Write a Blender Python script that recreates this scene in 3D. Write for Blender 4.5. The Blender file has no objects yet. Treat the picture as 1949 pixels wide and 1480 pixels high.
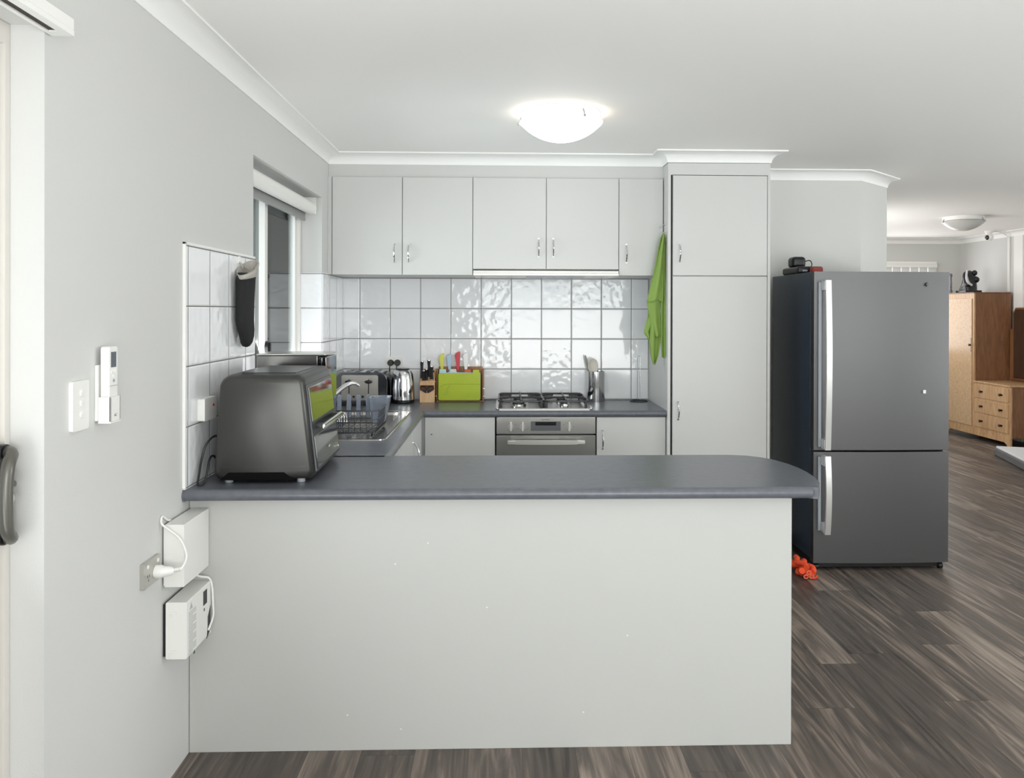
import bpy, bmesh, math, random
from mathutils import Vector, Matrix
from math import radians as R, sin, cos, pi
random.seed(7)
C = bpy.context.scene.collection
# ------------------------------------------------------------------ camera
W, H = 1949, 1480
cam_d = bpy.data.cameras.new('camera'); cam = bpy.data.objects.new('camera', cam_d); C.objects.link(cam)
yaw, pit, rol = .0302, -.0024, .0025
R0 = Vector((cos(yaw), -sin(yaw), 0)); F0 = Vector((sin(yaw), cos(yaw), 0)); Z0 = Vector((0, 0, 1))
Fw = cos(pit)*F0 + sin(pit)*Z0; U0 = -sin(pit)*F0 + cos(pit)*Z0
Rt = cos(rol)*R0 + sin(rol)*U0; Up = cos(rol)*U0 - sin(rol)*R0
M = Matrix((Rt, Up, -Fw)).transposed().to_4x4(); M.translation = Vector((1.0513, -5.38, 1.4885))
cam.matrix_world = M
cam_d.sensor_width = 36; cam_d.lens = 1540.47/W*36
cam_d.shift_x = (W/2-1003.2)/W; cam_d.shift_y = (594.4-H/2)/W
cam_d.clip_start = .05
bpy.context.scene.camera = cam
# ------------------------------------------------------------------ world, lights, exposure
sc = bpy.context.scene
sc.view_settings.view_transform = 'Standard'; sc.view_settings.look = 'None'
sc.view_settings.gamma = 1; sc.view_settings.use_curve_mapping = False
sc.view_settings.exposure = 0.0
w = bpy.data.worlds.new('daylight'); sc.world = w; w.use_nodes = True
bg = w.node_tree.nodes['Background']; bg.inputs[0].default_value = (.93, .97, 1, 1); bg.inputs[1].default_value = 1.6

def area(name, loc, direction, sx, sy, power, col=(1, 1, 1)):
    l = bpy.data.lights.new(name, 'AREA'); l.shape = 'RECTANGLE'; l.size = sx; l.size_y = sy
    l.energy = power; l.color = col
    o = bpy.data.objects.new(name, l); C.objects.link(o); o.location = loc
    o.rotation_euler = Vector(direction).to_track_quat('-Z', 'Y').to_euler()
    return o
area('unseen_rear_daylight', (1.9, -7.35, 1.35), (0, 1, .9), 2.3, 2.2, 135, (1, .99, .97))  # daylight from an unseen rear opening, aimed up to brighten the ceiling
area('unseen_rear_fill', (5.3, -7.35, 1.45), (0, 1, .3), 2.0, 1.6, 40, (1, .99, .97))  # unseen source, set to lighten the left of the fridge doors
area('sliding_door_daylight', (-.2, -4.75, 1.1), (1, 0, .6), 1.6, 2.0, 80, (.95, .98, 1))
area('kitchen_window_daylight', (-.30, -1.28, 1.62), (1, 0, .4), 1.25, 1.0, 26, (.95, .98, 1))
area('added_right_fill', (6.8, -2.7, 1.35), (-1, 0, .6), 2.4, 1.8, 110, (.97, .99, 1))  # added fill from an unseen right-wall opening, brightens the left wall
area('added_wardrobe_fill', (3.95, 2.9, 1.5), (1, 0, .15), 1.4, 1.5, 34, (1, .98, .95))  # added lamp with no opening behind it, lights the wardrobe front
area('far_window_daylight', (5.9, 4.85, 1.55), (0, -1, 0), 1.3, 1.1, 14, (1, 1, 1))

# ------------------------------------------------------------------ mesh helpers
class MB:
    def __init__(s): s.bm = bmesh.new(); s.flat = False
    def _bev(s, geom, b, seg):
        if b > 0:
            s.flat = True
            es = list({e for v in geom for e in v.link_edges})
            bmesh.ops.bevel(s.bm, geom=es, offset=b, segments=seg, affect='EDGES', profile=.5, clamp_overlap=True)
    def box(s, x0, x1, y0, y1, z0, z1, b=0, seg=2, rot=None, piv=None):
        r = bmesh.ops.create_cube(s.bm, size=1); v = r['verts']
        for q in v: q.co = Vector(((x0+x1)/2+q.co.x*(x1-x0), (y0+y1)/2+q.co.y*(y1-y0), (z0+z1)/2+q.co.z*(z1-z0)))
        if rot: bmesh.ops.rotate(s.bm, verts=v, cent=Vector(piv) if piv else Vector(((x0+x1)/2, (y0+y1)/2, (z0+z1)/2)), matrix=rot)
        s._bev(v, b, seg); return s
    def prism(s, pts, a, c, axis='Z', b=0, seg=2):
        # pts 2-D outline; axis Z: (x,y) a..c in z ; Y: (x,z) ; X: (y,z)
        def f(p, t):
            return Vector((p[0], p[1], t)) if axis == 'Z' else Vector((p[0], t, p[1])) if axis == 'Y' else Vector((t, p[0], p[1]))
        lo = [s.bm.verts.new(f(p, a)) for p in pts]; hi = [s.bm.verts.new(f(p, c)) for p in pts]
        n = len(pts); s.bm.faces.new(lo); s.bm.faces.new(hi[::-1])
        for i in range(n): s.bm.faces.new((lo[i], hi[i], hi[(i+1) % n], lo[(i+1) % n]))
        s._bev(lo+hi, b, seg); return s
    def tube(s, pts, r, seg=10, cap=True, closed=False):
        pts = [Vector(p) for p in pts]; n = len(pts)
        rr = r if isinstance(r, (list, tuple)) else [r]*n
        rings = []; prev = None
        for i, p in enumerate(pts):
            a = pts[(i-1) % n] if (i > 0 or closed) else p; c = pts[(i+1) % n] if (i < n-1 or closed) else p
            t = (c-a).normalized()
            if prev is None:
                u = t.orthogonal().normalized()
            else:
                u = (prev-t*prev.dot(t))
                u = u.normalized() if u.length > 1e-6 else t.orthogonal().normalized()
            prev = u; v = t.cross(u)
            rings.append([s.bm.verts.new(p+rr[i]*(cos(2*pi*k/seg)*u+sin(2*pi*k/seg)*v)) for k in range(seg)])
        m = n if closed else n-1
        for i in range(m):
            A, B = rings[i], rings[(i+1) % n]
            off = 0
            if closed and i == n-1:
                off = min(range(seg), key=lambda o: (A[0].co-B[o].co).length)
            for k in range(seg): s.bm.faces.new((A[k], A[(k+1) % seg], B[(k+1+off) % seg], B[(k+off) % seg]))
        if cap and not closed: s.bm.faces.new(rings[0][::-1]); s.bm.faces.new(rings[-1])
        return s
    def loft(s, rings, cap=True):
        R_ = [[s.bm.verts.new(Vector(p)) for p in r] for r in rings]
        n = len(R_[0])
        for A, B in zip(R_, R_[1:]):
            for k in range(n): s.bm.faces.new((A[k], A[(k+1) % n], B[(k+1) % n], B[k]))
        if cap: s.bm.faces.new(R_[0][::-1]); s.bm.faces.new(R_[-1])
        return s
    def lathe(s, prof, cx, cy, seg=32, cap=False):
        return s.loft([[(cx+r*cos(2*pi*k/seg), cy+r*sin(2*pi*k/seg), z) for k in range(seg)] for r, z in prof], cap)
    def ball(s, c, rx, ry=None, rz=None, seg=16):
        ry = ry or rx; rz = rz or rx
        r = bmesh.ops.create_uvsphere(s.bm, u_segments=seg, v_segments=max(6, seg//2), radius=1)
        for q in r['verts']: q.co = Vector((c[0]+q.co.x*rx, c[1]+q.co.y*ry, c[2]+q.co.z*rz))
        return s
    def grid(s, fn, nu, nv):
        g = [[s.bm.verts.new(Vector(fn(i/nu, j/nv))) for j in range(nv+1)] for i in range(nu+1)]
        for i in range(nu):
            for j in range(nv): s.bm.faces.new((g[i][j], g[i+1][j], g[i+1][j+1], g[i][j+1]))
        return s
    def build(s, name, mat, parent=None, label=None, ang=35):
        root = parent
        while root is not None and root.parent is not None: root = root.parent
        bmesh.ops.recalc_face_normals(s.bm, faces=s.bm.faces)
        if root is not None: bmesh.ops.translate(s.bm, verts=s.bm.verts, vec=-root.location)
        me = bpy.data.meshes.new(name); s.bm.to_mesh(me); s.bm.free()
        me.materials.append(mat)
        for p in me.polygons: p.use_smooth = True
        me.set_sharp_from_angle(angle=R(ang))
        o = bpy.data.objects.new(name, me); C.objects.link(o)
        if parent is not None: o.parent = parent
        if s.flat:
            m = o.modifiers.new('flat_faces', 'WEIGHTED_NORMAL'); m.keep_sharp = True; m.weight = 100
        if label: o['label'] = label
        return o
def thing(name, label, cat, loc=(0, 0, 0), group=None):
    o = bpy.data.objects.new(name, None); C.objects.link(o); o.location = loc; o.empty_display_size = .05
    return tag(o, label, cat, group)
def tag(o, label, cat, group=None):
    o['label'] = label; o['category'] = cat
    if group: o['group'] = group
    return o
def struct(o): o['kind'] = 'structure'; return o
def solid(o, t, off=1):
    m = o.modifiers.new('thickness', 'SOLIDIFY'); m.thickness = t; m.offset = off; return o
def arc(cx, cy, r, a0, a1, n): return [(cx+r*cos(R(a0+(a1-a0)*i/n)), cy+r*sin(R(a0+(a1-a0)*i/n))) for i in range(n+1)]
def rrect(x0, x1, y0, y1, r, n=5):
    return arc(x1-r, y1-r, r, 0, 90, n)+arc(x0+r, y1-r, r, 90, 180, n)+arc(x0+r, y0+r, r, 180, 270, n)+arc(x1-r, y0+r, r, 270, 360, n)
def bez(p0, p1, p2, p3, n=14):
    p0, p1, p2, p3 = map(Vector, (p0, p1, p2, p3)); o = []
    for i in range(n+1):
        t = i/n; o.append((1-t)**3*p0+3*t*(1-t)**2*p1+3*t*t*(1-t)*p2+t**3*p3)
    return o
def smooth_path(pts, n=6):
    P_ = [Vector(p) for p in pts]; P_ = [P_[0]*2-P_[1]]+P_+[P_[-1]*2-P_[-2]]; o = []
    for i in range(1, len(P_)-2):
        for k in range(n):
            t = k/n; a, b, c, d = P_[i-1:i+3]
            o.append(.5*((2*b)+(-a+c)*t+(2*a-5*b+4*c-d)*t*t+(-a+3*b-3*c+d)*t**3))
    o.append(P_[-2]); return o
def txt(s, size, loc, rot, mat, parent, name='lettering'):
    cu = bpy.data.curves.new('t', 'FONT'); cu.body = s; cu.size = size; cu.extrude = .0002; cu.align_x = 'CENTER'
    o = bpy.data.objects.new('t', cu); C.objects.link(o)
    me = bpy.data.meshes.new_from_object(o); bpy.data.objects.remove(o)
    me.transform(Matrix.Translation(Vector(loc))@rot.to_4x4()); me.materials.clear(); me.materials.append(mat)
    r = parent
    while r.parent is not None: r = r.parent
    me.transform(Matrix.Translation(-r.location))
    q = bpy.data.objects.new(name, me); C.objects.link(q); q.parent = parent; return q

# ------------------------------------------------------------------ materials
def s2l(c): return tuple(((v/255)/12.92 if v/255 <= .04045 else ((v/255+.055)/1.055)**2.4) for v in c)+(1,)
def mat(name, rgb, rough=.5, metal=0, bump=0, bscale=60, spec=.5, coat=0, emit=0, var=0, vscale=3, trans=0, aniso=0, stretch=None):
    m = bpy.data.materials.new(name); m.use_nodes = True; nt = m.node_tree; p = nt.nodes['Principled BSDF']
    p.inputs['Base Color'].default_value = s2l(rgb); p.inputs['Roughness'].default_value = rough
    p.inputs['Metallic'].default_value = metal; p.inputs['Specular IOR Level'].default_value = spec
    p.inputs['Coat Weight'].default_value = coat; p.inputs['Coat Roughness'].default_value = .05
    p.inputs['Transmission Weight'].default_value = trans
    p.inputs['Anisotropic'].default_value = aniso
    if emit: p.inputs['Emission Color'].default_value = s2l(rgb); p.inputs['Emission Strength'].default_value = emit
    if bump or var:
        tc = nt.nodes.new('ShaderNodeTexCoord'); mp = nt.nodes.new('ShaderNodeMapping')
        nt.links.new(tc.outputs['Object'], mp.inputs[0])
        if stretch: mp.inputs['Scale'].default_value = stretch
    if bump:
        n = nt.nodes.new('ShaderNodeTexNoise'); n.inputs['Scale'].default_value = bscale; n.inputs['Detail'].default_value = 3
        nt.links.new(mp.outputs[0], n.inputs[0])
        b = nt.nodes.new('ShaderNodeBump'); b.inputs['Strength'].default_value = bump; b.inputs['Distance'].default_value = .002
        nt.links.new(n.outputs[0], b.inputs['Height']); nt.links.new(b.outputs[0], p.inputs['Normal'])
    if var:
        n = nt.nodes.new('ShaderNodeTexNoise'); n.inputs['Scale'].default_value = vscale; n.inputs['Detail'].default_value = 5
        nt.links.new(mp.outputs[0], n.inputs[0])
        mr = nt.nodes.new('ShaderNodeMapRange'); mr.inputs[1].default_value = .3; mr.inputs[2].default_value = .7
        mr.inputs[3].default_value = 1-var; mr.inputs[4].default_value = 1+var
        nt.links.new(n.outputs[0], mr.inputs[0])
        h = nt.nodes.new('ShaderNodeVectorMath'); h.operation = 'SCALE'; h.inputs[0].default_value = s2l(rgb)[:3]
        nt.links.new(mr.outputs[0], h.inputs['Scale']); nt.links.new(h.outputs[0], p.inputs['Base Color'])
    return m
PAINT = mat('grey_wall_paint', (208, 208, 206), .6, bump=.12, bscale=220)
PAINT_D = mat('warm_grey_wall_paint', (206, 207, 203), .6, bump=.12, bscale=220)
CEIL = mat('ceiling_paint', (248, 247, 244), .7, bump=.08, bscale=150)
CORN = mat('white_cornice', (244, 244, 242), .5)
WHITE = mat('white_gloss_paint', (240, 239, 236), .35, bump=.15, bscale=30)
CAB = mat('grey_laminate', (203, 203, 201), .38)
PENP = mat('pale_grey_panel', (189, 189, 186), .4)
GAP = mat('dark_gap', (40, 40, 40), .8)
STEEL = mat('brushed_steel', (190, 188, 184), .28, 1, bump=.1, bscale=120, stretch=(1, 1, 25))
STEELH = mat('brushed_steel_sink', (200, 198, 194), .2, 1)
CHROME = mat('chrome', (225, 225, 226), .08, 1)
BLACK = mat('black_plastic', (22, 22, 24), .35)
BLACKG = mat('black_gloss', (14, 14, 16), .06, coat=1)
IRON = mat('black_enamel', (28, 28, 32), .3)
WPL = mat('white_plastic', (236, 236, 232), .35)
GPL = mat('grey_plastic', (160, 165, 172), .3)

def tile_mat(name, axis, off_h, off_v=.9):
    m = bpy.data.materials.new(name); m.use_nodes = True; nt = m.node_tree; N = nt.nodes; L = nt.links; p = N['Principled BSDF']
    g = N.new('ShaderNodeNewGeometry'); sp = N.new('ShaderNodeSeparateXYZ'); L.new(g.outputs['Position'], sp.inputs[0])
    def mth(op, a, b=None, c=None):
        n = N.new('ShaderNodeMath'); n.operation = op
        for i, v in enumerate((a, b, c)):
            if v is None: continue
            if isinstance(v, (int, float)): n.inputs[i].default_value = v
            else: L.new(v, n.inputs[i])
        return n.outputs[0]
    h = mth('DIVIDE', mth('SUBTRACT', sp.outputs[axis], off_h), .2); v = mth('DIVIDE', mth('SUBTRACT', sp.outputs['Z'], off_v), .2)
    def edge(x):
        f = mth('FRACT', x); return mth('MINIMUM', f, mth('SUBTRACT', 1, f))
    e = mth('MINIMUM', edge(h), edge(v))
    line = mth('LESS_THAN', e, .010)
    prof = N.new('ShaderNodeMapRange'); prof.inputs[1].default_value = .008; prof.inputs[2].default_value = .035; L.new(e, prof.inputs[0])
    fh, fv = mth('FLOOR', h), mth('FLOOR', v)
    cb = N.new('ShaderNodeCombineXYZ'); L.new(mth('MULTIPLY', fh, 3.7), cb.inputs[0]); L.new(mth('MULTIPLY', fv, 5.3), cb.inputs[1])
    wn = N.new('ShaderNodeTexWhiteNoise'); wn.noise_dimensions = '3D'; L.new(cb.outputs[0], wn.inputs[0])
    add = N.new('ShaderNodeVectorMath'); L.new(g.outputs['Position'], add.inputs[0]); L.new(cb.outputs[0], add.inputs[1])
    nz = N.new('ShaderNodeTexNoise'); nz.inputs['Scale'].default_value = 24; nz.inputs['Detail'].default_value = .5; L.new(add.outputs[0], nz.inputs[0])
    amp = N.new('ShaderNodeMapRange'); amp.inputs[3].default_value = .12; amp.inputs[4].default_value = 1; amp.interpolation_type = 'SMOOTHSTEP'
    amp.inputs[1].default_value = .25; amp.inputs[2].default_value = .75; L.new(wn.outputs[0], amp.inputs[0])
    ht = mth('ADD', mth('MULTIPLY', nz.outputs[0], amp.outputs[0]), mth('MULTIPLY', prof.outputs[0], .45))
    b = N.new('ShaderNodeBump'); b.inputs['Strength'].default_value = .75; b.inputs['Distance'].default_value = .0042
    L.new(ht, b.inputs['Height']); L.new(b.outputs[0], p.inputs['Normal'])
    mx = N.new('ShaderNodeMix'); mx.data_type = 'RGBA'; L.new(line, mx.inputs['Factor'])
    mx.inputs['A'].default_value = s2l((238, 239, 241)); mx.inputs['B'].default_value = s2l((118, 116, 112))
    L.new(mx.outputs['Result'], p.inputs['Base Color'])
    L.new(mth('ADD', mth('MULTIPLY', line, .7), .07), p.inputs['Roughness'])
    return m
TILE_B = tile_mat('glossy_wavy_tiles_back', 'X', .109)
TILE_L = tile_mat('glossy_wavy_tiles_side', 'Y', -.06)

def floor_mat():
    m = bpy.data.materials.new('dark_timber_planks'); m.use_nodes = True; nt = m.node_tree; N = nt.nodes; L = nt.links; p = N['Principled BSDF']
    g = N.new('ShaderNodeNewGeometry'); sp = N.new('ShaderNodeSeparateXYZ'); L.new(g.outputs['Position'], sp.inputs[0])
    def mth(op, a, b=None):
        n = N.new('ShaderNodeMath'); n.operation = op
        for i, v in enumerate((a, b)):
            if v is None: continue
            if isinstance(v, (int, float)): n.inputs[i].default_value = v
            else: L.new(v, n.inputs[i])
        return n.outputs[0]
    u = mth('DIVIDE', mth('ADD', sp.outputs['X'], 10.04), .18); iu = mth('FLOOR', u)
    w1 = N.new('ShaderNodeTexWhiteNoise'); w1.noise_dimensions = '1D'; L.new(iu, w1.inputs['W'])
    v = mth('ADD', mth('DIVIDE', sp.outputs['Y'], 1.22), mth('MULTIPLY', w1.outputs[0], 7)); iv = mth('FLOOR', v)
    cid = N.new('ShaderNodeCombineXYZ'); L.new(iu, cid.inputs[0]); L.new(iv, cid.inputs[1])
    w2 = N.new('ShaderNodeTexWhiteNoise'); L.new(cid.outputs[0], w2.inputs[0])
    sc_ = N.new('ShaderNodeVectorMath'); sc_.operation = 'MULTIPLY_ADD'; L.new(cid.outputs[0], sc_.inputs[0]); sc_.inputs[1].default_value = (3.3, 7.7, 1)
    st = N.new('ShaderNodeVectorMath'); st.operation = 'MULTIPLY'; L.new(g.outputs['Position'], st.inputs[0]); st.inputs[1].default_value = (14, 1.0, 1)
    L.new(st.outputs[0], sc_.inputs[2])
    n1 = N.new('ShaderNodeTexNoise'); n1.inputs['Scale'].default_value = 1.0; n1.inputs['Detail'].default_value = 6; n1.inputs['Distortion'].default_value = 2.2; L.new(sc_.outputs[0], n1.inputs[0])
    st2 = N.new('ShaderNodeVectorMath'); st2.operation = 'MULTIPLY'; L.new(sc_.outputs[0], st2.inputs[0]); st2.inputs[1].default_value = (7, 2.5, 1)
    n2 = N.new('ShaderNodeTexNoise'); n2.inputs['Scale'].default_value = 1.0; n2.inputs['Detail'].default_value = 4; L.new(st2.outputs[0], n2.inputs[0])
    st3 = N.new('ShaderNodeVectorMath'); st3.operation = 'MULTIPLY'; L.new(sc_.outputs[0], st3.inputs[0]); st3.inputs[1].default_value = (.55, 3.2, 1)
    n3 = N.new('ShaderNodeTexNoise'); n3.inputs['Scale'].default_value = 1.0; n3.inputs['Detail'].default_value = 2; L.new(st3.outputs[0], n3.inputs[0])
    cr = N.new('ShaderNodeValToRGB'); cr.color_ramp.elements[0].position = .3; cr.color_ramp.elements[0].color = s2l((50, 45, 42)); cr.color_ramp.elements[1].position = .75; cr.color_ramp.elements[1].color = s2l((150, 136, 124))
    e = cr.color_ramp.elements.new(.55); e.color = s2l((92, 83, 76))
    t = mth('ADD', mth('ADD', mth('MULTIPLY', n1.outputs[0], .78), mth('MULTIPLY', n2.outputs[0], .20)), mth('MULTIPLY', mth('SUBTRACT', w2.outputs[0], .35), .20))
    L.new(t, cr.inputs[0])
    knot = N.new('ShaderNodeMapRange'); knot.inputs[1].default_value = .66; knot.inputs[2].default_value = .76; knot.inputs[3].default_value = 1; knot.inputs[4].default_value = .45; L.new(n3.outputs[0], knot.inputs[0])
    fu = mth('FRACT', u); eu = mth('MINIMUM', fu, mth('SUBTRACT', 1, fu)); fv = mth('FRACT', v); ev = mth('MINIMUM', fv, mth('SUBTRACT', 1, fv))
    seam = mth('MAXIMUM', mth('LESS_THAN', eu, .006), mth('LESS_THAN', ev, .0012))
    k = mth('MULTIPLY', knot.outputs[0], mth('SUBTRACT', 1, mth('MULTIPLY', seam, .45)))
    sc2 = N.new('ShaderNodeVectorMath'); sc2.operation = 'SCALE'; L.new(cr.outputs[0], sc2.inputs[0]); L.new(k, sc2.inputs['Scale'])
    L.new(sc2.outputs[0], p.inputs['Base Color'])
    p.inputs['Roughness'].default_value = .42
    b = N.new('ShaderNodeBump'); b.inputs['Strength'].default_value = .25; b.inputs['Distance'].default_value = .001
    L.new(mth('SUBTRACT', n2.outputs[0], seam), b.inputs['Height']); L.new(b.outputs[0], p.inputs['Normal'])
    return m
FLOOR = floor_mat()
WORK = mat('slate_grey_laminate', (98, 101, 108), .28, bump=.15, bscale=300, var=.12, vscale=40)
def glass_mat(name, tint=(235, 240, 240), refl=1.0):
    m = bpy.data.materials.new(name); m.use_nodes = True; nt = m.node_tree; N = nt.nodes; L = nt.links
    N.remove(N['Principled BSDF']); out = N['Material Output']
    t = N.new('ShaderNodeBsdfTransparent'); t.inputs[0].default_value = s2l(tint)
    g = N.new('ShaderNodeBsdfGlossy'); g.inputs['Roughness'].default_value = .02
    fr = N.new('ShaderNodeFresnel'); fr.inputs[0].default_value = 1.5
    mx = N.new('ShaderNodeMixShader'); L.new(fr.outputs[0], mx.inputs[0]); L.new(t.outputs[0], mx.inputs[1]); L.new(g.outputs[0], mx.inputs[2])
    L.new(mx.outputs[0], out.inputs[0]); return m
GLASS = glass_mat('window_glass')
def wood_mat(name, c0, c1, rough=.35, scale=(6, 6, .8), dist=2.0, burl=0):
    m = bpy.data.materials.new(name); m.use_nodes = True; nt = m.node_tree; N = nt.nodes; L = nt.links; p = N['Principled BSDF']
    tc = N.new('ShaderNodeTexCoord'); mp = N.new('ShaderNodeMapping'); mp.inputs['Scale'].default_value = scale; L.new(tc.outputs['Object'], mp.inputs[0])
    n = N.new('ShaderNodeTexNoise'); n.inputs['Scale'].default_value = 4; n.inputs['Detail'].default_value = 5; n.inputs['Distortion'].default_value = dist; L.new(mp.outputs[0], n.inputs[0])
    cr = N.new('ShaderNodeValToRGB'); cr.color_ramp.elements[0].position = .35; cr.color_ramp.elements[1].position = .68
    cr.color_ramp.elements[0].color = s2l(c0); cr.color_ramp.elements[1].color = s2l(c1); L.new(n.outputs[0], cr.inputs[0])
    L.new(cr.outputs[0], p.inputs['Base Color']); p.inputs['Roughness'].default_value = rough; return m
OAK = wood_mat('light_oak_veneer', (170, 132, 94), (200, 164, 124), .35)
BURL = wood_mat('figured_oak_veneer', (172, 138, 102), (210, 180, 144), .3, (9, 9, 4), 4)
OAKD = wood_mat('brown_side_veneer', (112, 74, 46), (134, 92, 60), .4)
BEECH = wood_mat('beech_block', (196, 152, 108), (222, 184, 142), .45, (4, 4, .6), 1)
BEECHD = wood_mat('dark_beech_rack', (140, 96, 58), (164, 118, 76), .5, (4, 4, .6), 1)

# ------------------------------------------------------------------ the room shell
CH = 2.4305
def S(name, mb, m): return struct(mb.build(name, m))
S('floor', MB().box(-.3, 7.3, -7.7, 5.3, -.12, 0), FLOOR)
S('ceiling', MB().box(-.3, 7.3, -7.7, 5.3, CH, CH+.12), CEIL)
mb = MB()
DY0, DY1, DZ = -5.75, -3.49, 2.14          # sliding door opening in the left wall
WY0, WY1, WZ0, WZ1 = -1.935, -.637, 1.10, 2.142  # kitchen window opening
mb.box(-.25, 0, -7.6, DY0, 0, CH); mb.box(-.25, 0, DY0, DY1, DZ, CH); mb.box(-.25, 0, DY1, WY0, 0, CH)
mb.box(-.25, 0, WY0, WY1, 0, WZ0); mb.box(-.25, 0, WY0, WY1, WZ1, CH); mb.box(-.25, 0, WY1, 0, 0, CH)
S('wall_left', mb, PAINT)
S('wall_back', MB().prism([(0, 0), (3.46, 0), (3.786, .309), (3.786, 4.97), (3.60, 4.97), (3.60, .42), (3.38, .2), (-.25, .2), (-.25, 0)], 0, CH), PAINT_D)
S('wall_far', MB().box(3.6, 7.2, 4.97, 5.15, 0, 1.02).box(3.6, 5.0, 4.97, 5.15, 1.02, 2.13).box(6.68, 7.2, 4.97, 5.15, 1.02, 2.13).box(3.6, 7.2, 4.97, 5.15, 2.13, CH), PAINT_D)
S('wall_right', MB().box(7.0, 7.15, -7.6, -3.95, 0, CH).box(7.0, 7.15, -1.45, 4.97, 0, CH).box(7.0, 7.15, -3.95, -1.45, 0, .3).box(7.0, 7.15, -3.95, -1.45, 2.3, CH), PAINT)
mb = MB(); mb.box(0, .7, -7.6, -7.45, 0, CH); mb.box(3.1, 4.3, -7.6, -7.45, 0, CH); mb.box(6.35, 7.0, -7.6, -7.45, 0, CH)
mb.box(.7, 3.1, -7.6, -7.45, 2.46-.02, CH+.01); mb.box(4.3, 6.35, -7.6, -7.45, 0, .6); mb.box(4.3, 6.35, -7.6, -7.45, 2.3, CH)
S('wall_rear', mb, PAINT)

def cornice(path, name):
    prof = [(0, CH-.064), (.005, CH-.064)]+[(.005+.067*(1-cos(R(90*t/8))), CH-.064+.056*sin(R(90*t/8))) for t in range(9)]+[(.080, CH-.008), (.080, CH), (0, CH)]
    P_ = [Vector((x, y)) for x, y in path]; mb = MB(); rings = []
    for i, p in enumerate(P_):
        ns = []
        if i > 0: d = (p-P_[i-1]).normalized(); ns.append(Vector((d.y, -d.x)))
        if i < len(P_)-1: d = (P_[i+1]-p).normalized(); ns.append(Vector((d.y, -d.x)))
        n = sum(ns, Vector((0, 0))); n = n/len(ns) if len(ns) == 1 else n.normalized()/max(.3, n.normalized().dot(ns[0]))
        rings.append([(p.x+n.x*a, p.y+n.y*a, z) for a, z in prof])
    mb.loft(rings); return S(name, mb, CORN)
cornice([(0, -7.45), (0, -.468), (2.029, -.468), (2.029, -.612), (2.641, -.612), (2.641, 0), (3.46, 0), (3.786, .309), (3.786, 4.97), (7.0, 4.97), (7.0, -7.45)], 'trim_1')

# bulkheads over the cabinets
S('trim_2', MB().box(0.001, 2.029, -.468, -.001, 2.292, CH-.002), CAB)
# tiled splashbacks
S('trim_3', MB().box(.008, 2.02, -.008, 0, .9, 1.702), TILE_B)
mb = MB(); mb.box(0, .008, -2.681, WY0, .86, 1.706); mb.box(0, .008, WY0, WY1, .86, WZ0); mb.box(0, .008, WY1, -.008, .86, 1.706)
mb.box(-.12, .0, WY1-.008, WY1, WZ0, 1.706); S('trim_4', mb, TILE_L)
S('trim_5', MB().box(0, .010, -2.689, -2.681, .90, 1.712, .001).box(0, .010, -2.689, WY0, 1.704, 1.712, .001), WHITE)

# kitchen window
win = thing('window_1', 'white framed sliding window over the sink', 'window'); del win['category'], win['label']; struct(win)
ALW = mat('white_aluminium', (232, 230, 226), .35); ALG = mat('grey_aluminium', (150, 150, 148), .35, .3)
xf = -.165
mb = MB(); mb.box(xf-.03, -.12, WY0, WY0+.03, WZ0, WZ1); mb.box(xf-.03, -.12, WY1-.035, WY1-.009, WZ0, WZ1); mb.box(xf-.03, -.12, WY0+.03, WY1-.035, WZ0, WZ0+.04); mb.box(xf-.03, -.12, WY0+.03, WY1-.035, WZ1-.05, WZ1)
mb.build('window_frame', ALW, win)
mid = -1.27
mb = MB(); y0, y1 = mid-.03, WY1-.035
mb.box(xf-.002, -.135, y0, y0+.045, WZ0+.04, WZ1-.05, .002); mb.box(xf-.002, -.135, y1-.045, y1, WZ0+.04, WZ1-.05, .002); mb.box(xf-.002, -.135, y0+.045, y1-.045, WZ0+.04, WZ0+.085); mb.box(xf-.002, -.135, y0+.045, y1-.045, WZ1-.09, WZ1-.05)
sash = mb.build('window_sash', ALW, win)
MB().box(-.152, -.147, y0+.045, y1-.045, WZ0+.085, WZ1-.09).build('pane', GLASS, sash)
mb = MB(); y0, y1 = WY0+.03, mid+.02
mb.box(xf-.03, xf-.005, y0, y0+.045, WZ0+.04, WZ1-.05, .002); mb.box(xf-.03, xf-.005, y1-.045, y1, WZ0+.04, WZ1-.05, .002); mb.box(xf-.03, xf-.005, y0+.045, y1-.045, WZ0+.04, WZ0+.085); mb.box(xf-.03, xf-.005, y0+.045, y1-.045, WZ1-.09, WZ1-.05)
sash = mb.build('window_sash', ALG, win)
MB().box(xf-.02, xf-.015, y0+.045, y1-.045, WZ0+.085, WZ1-.09).build('pane', GLASS, sash)
mb = MB(); mb.tube([(-.135, mid-.01, 1.30), (-.118, mid-.01, 1.30)], .032, 20); mb.box(-.119, -.110, mid-.016, mid-.004, 1.275, 1.325, .002)
mb.build('window_latch', BLACK, win, 'round black sash latch')
S('trim_6', MB().box(-.19, .012, WY0+.001, WY1-.009, WZ0-.018, WZ0+.001, .003), WHITE)
t = thing('roller_blind', 'white roller blind rolled up in the head of the kitchen window', 'blind', (-.06, -1.28, 2.1))
MB().tube([(-.062, WY0+.012, 2.078), (-.062, WY1-.022, 2.078)], .036, 24).build('fabric_roll', mat('blind_fabric', (238, 237, 233), .6), t)
MB().box(-.100, -.092, WY0+.015, WY1-.024, 2.015, 2.07).box(-.104, -.088, WY0+.015, WY1-.024, 2.004, 2.022, .004).build('bottom_rail', ALG, t)
for yy in (WY0+.006, WY1-.016): MB().box(-.10, -.03, yy-.004, yy+.004, 2.045, WZ1-.001, .002).build('bracket', WPL, t)

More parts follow.
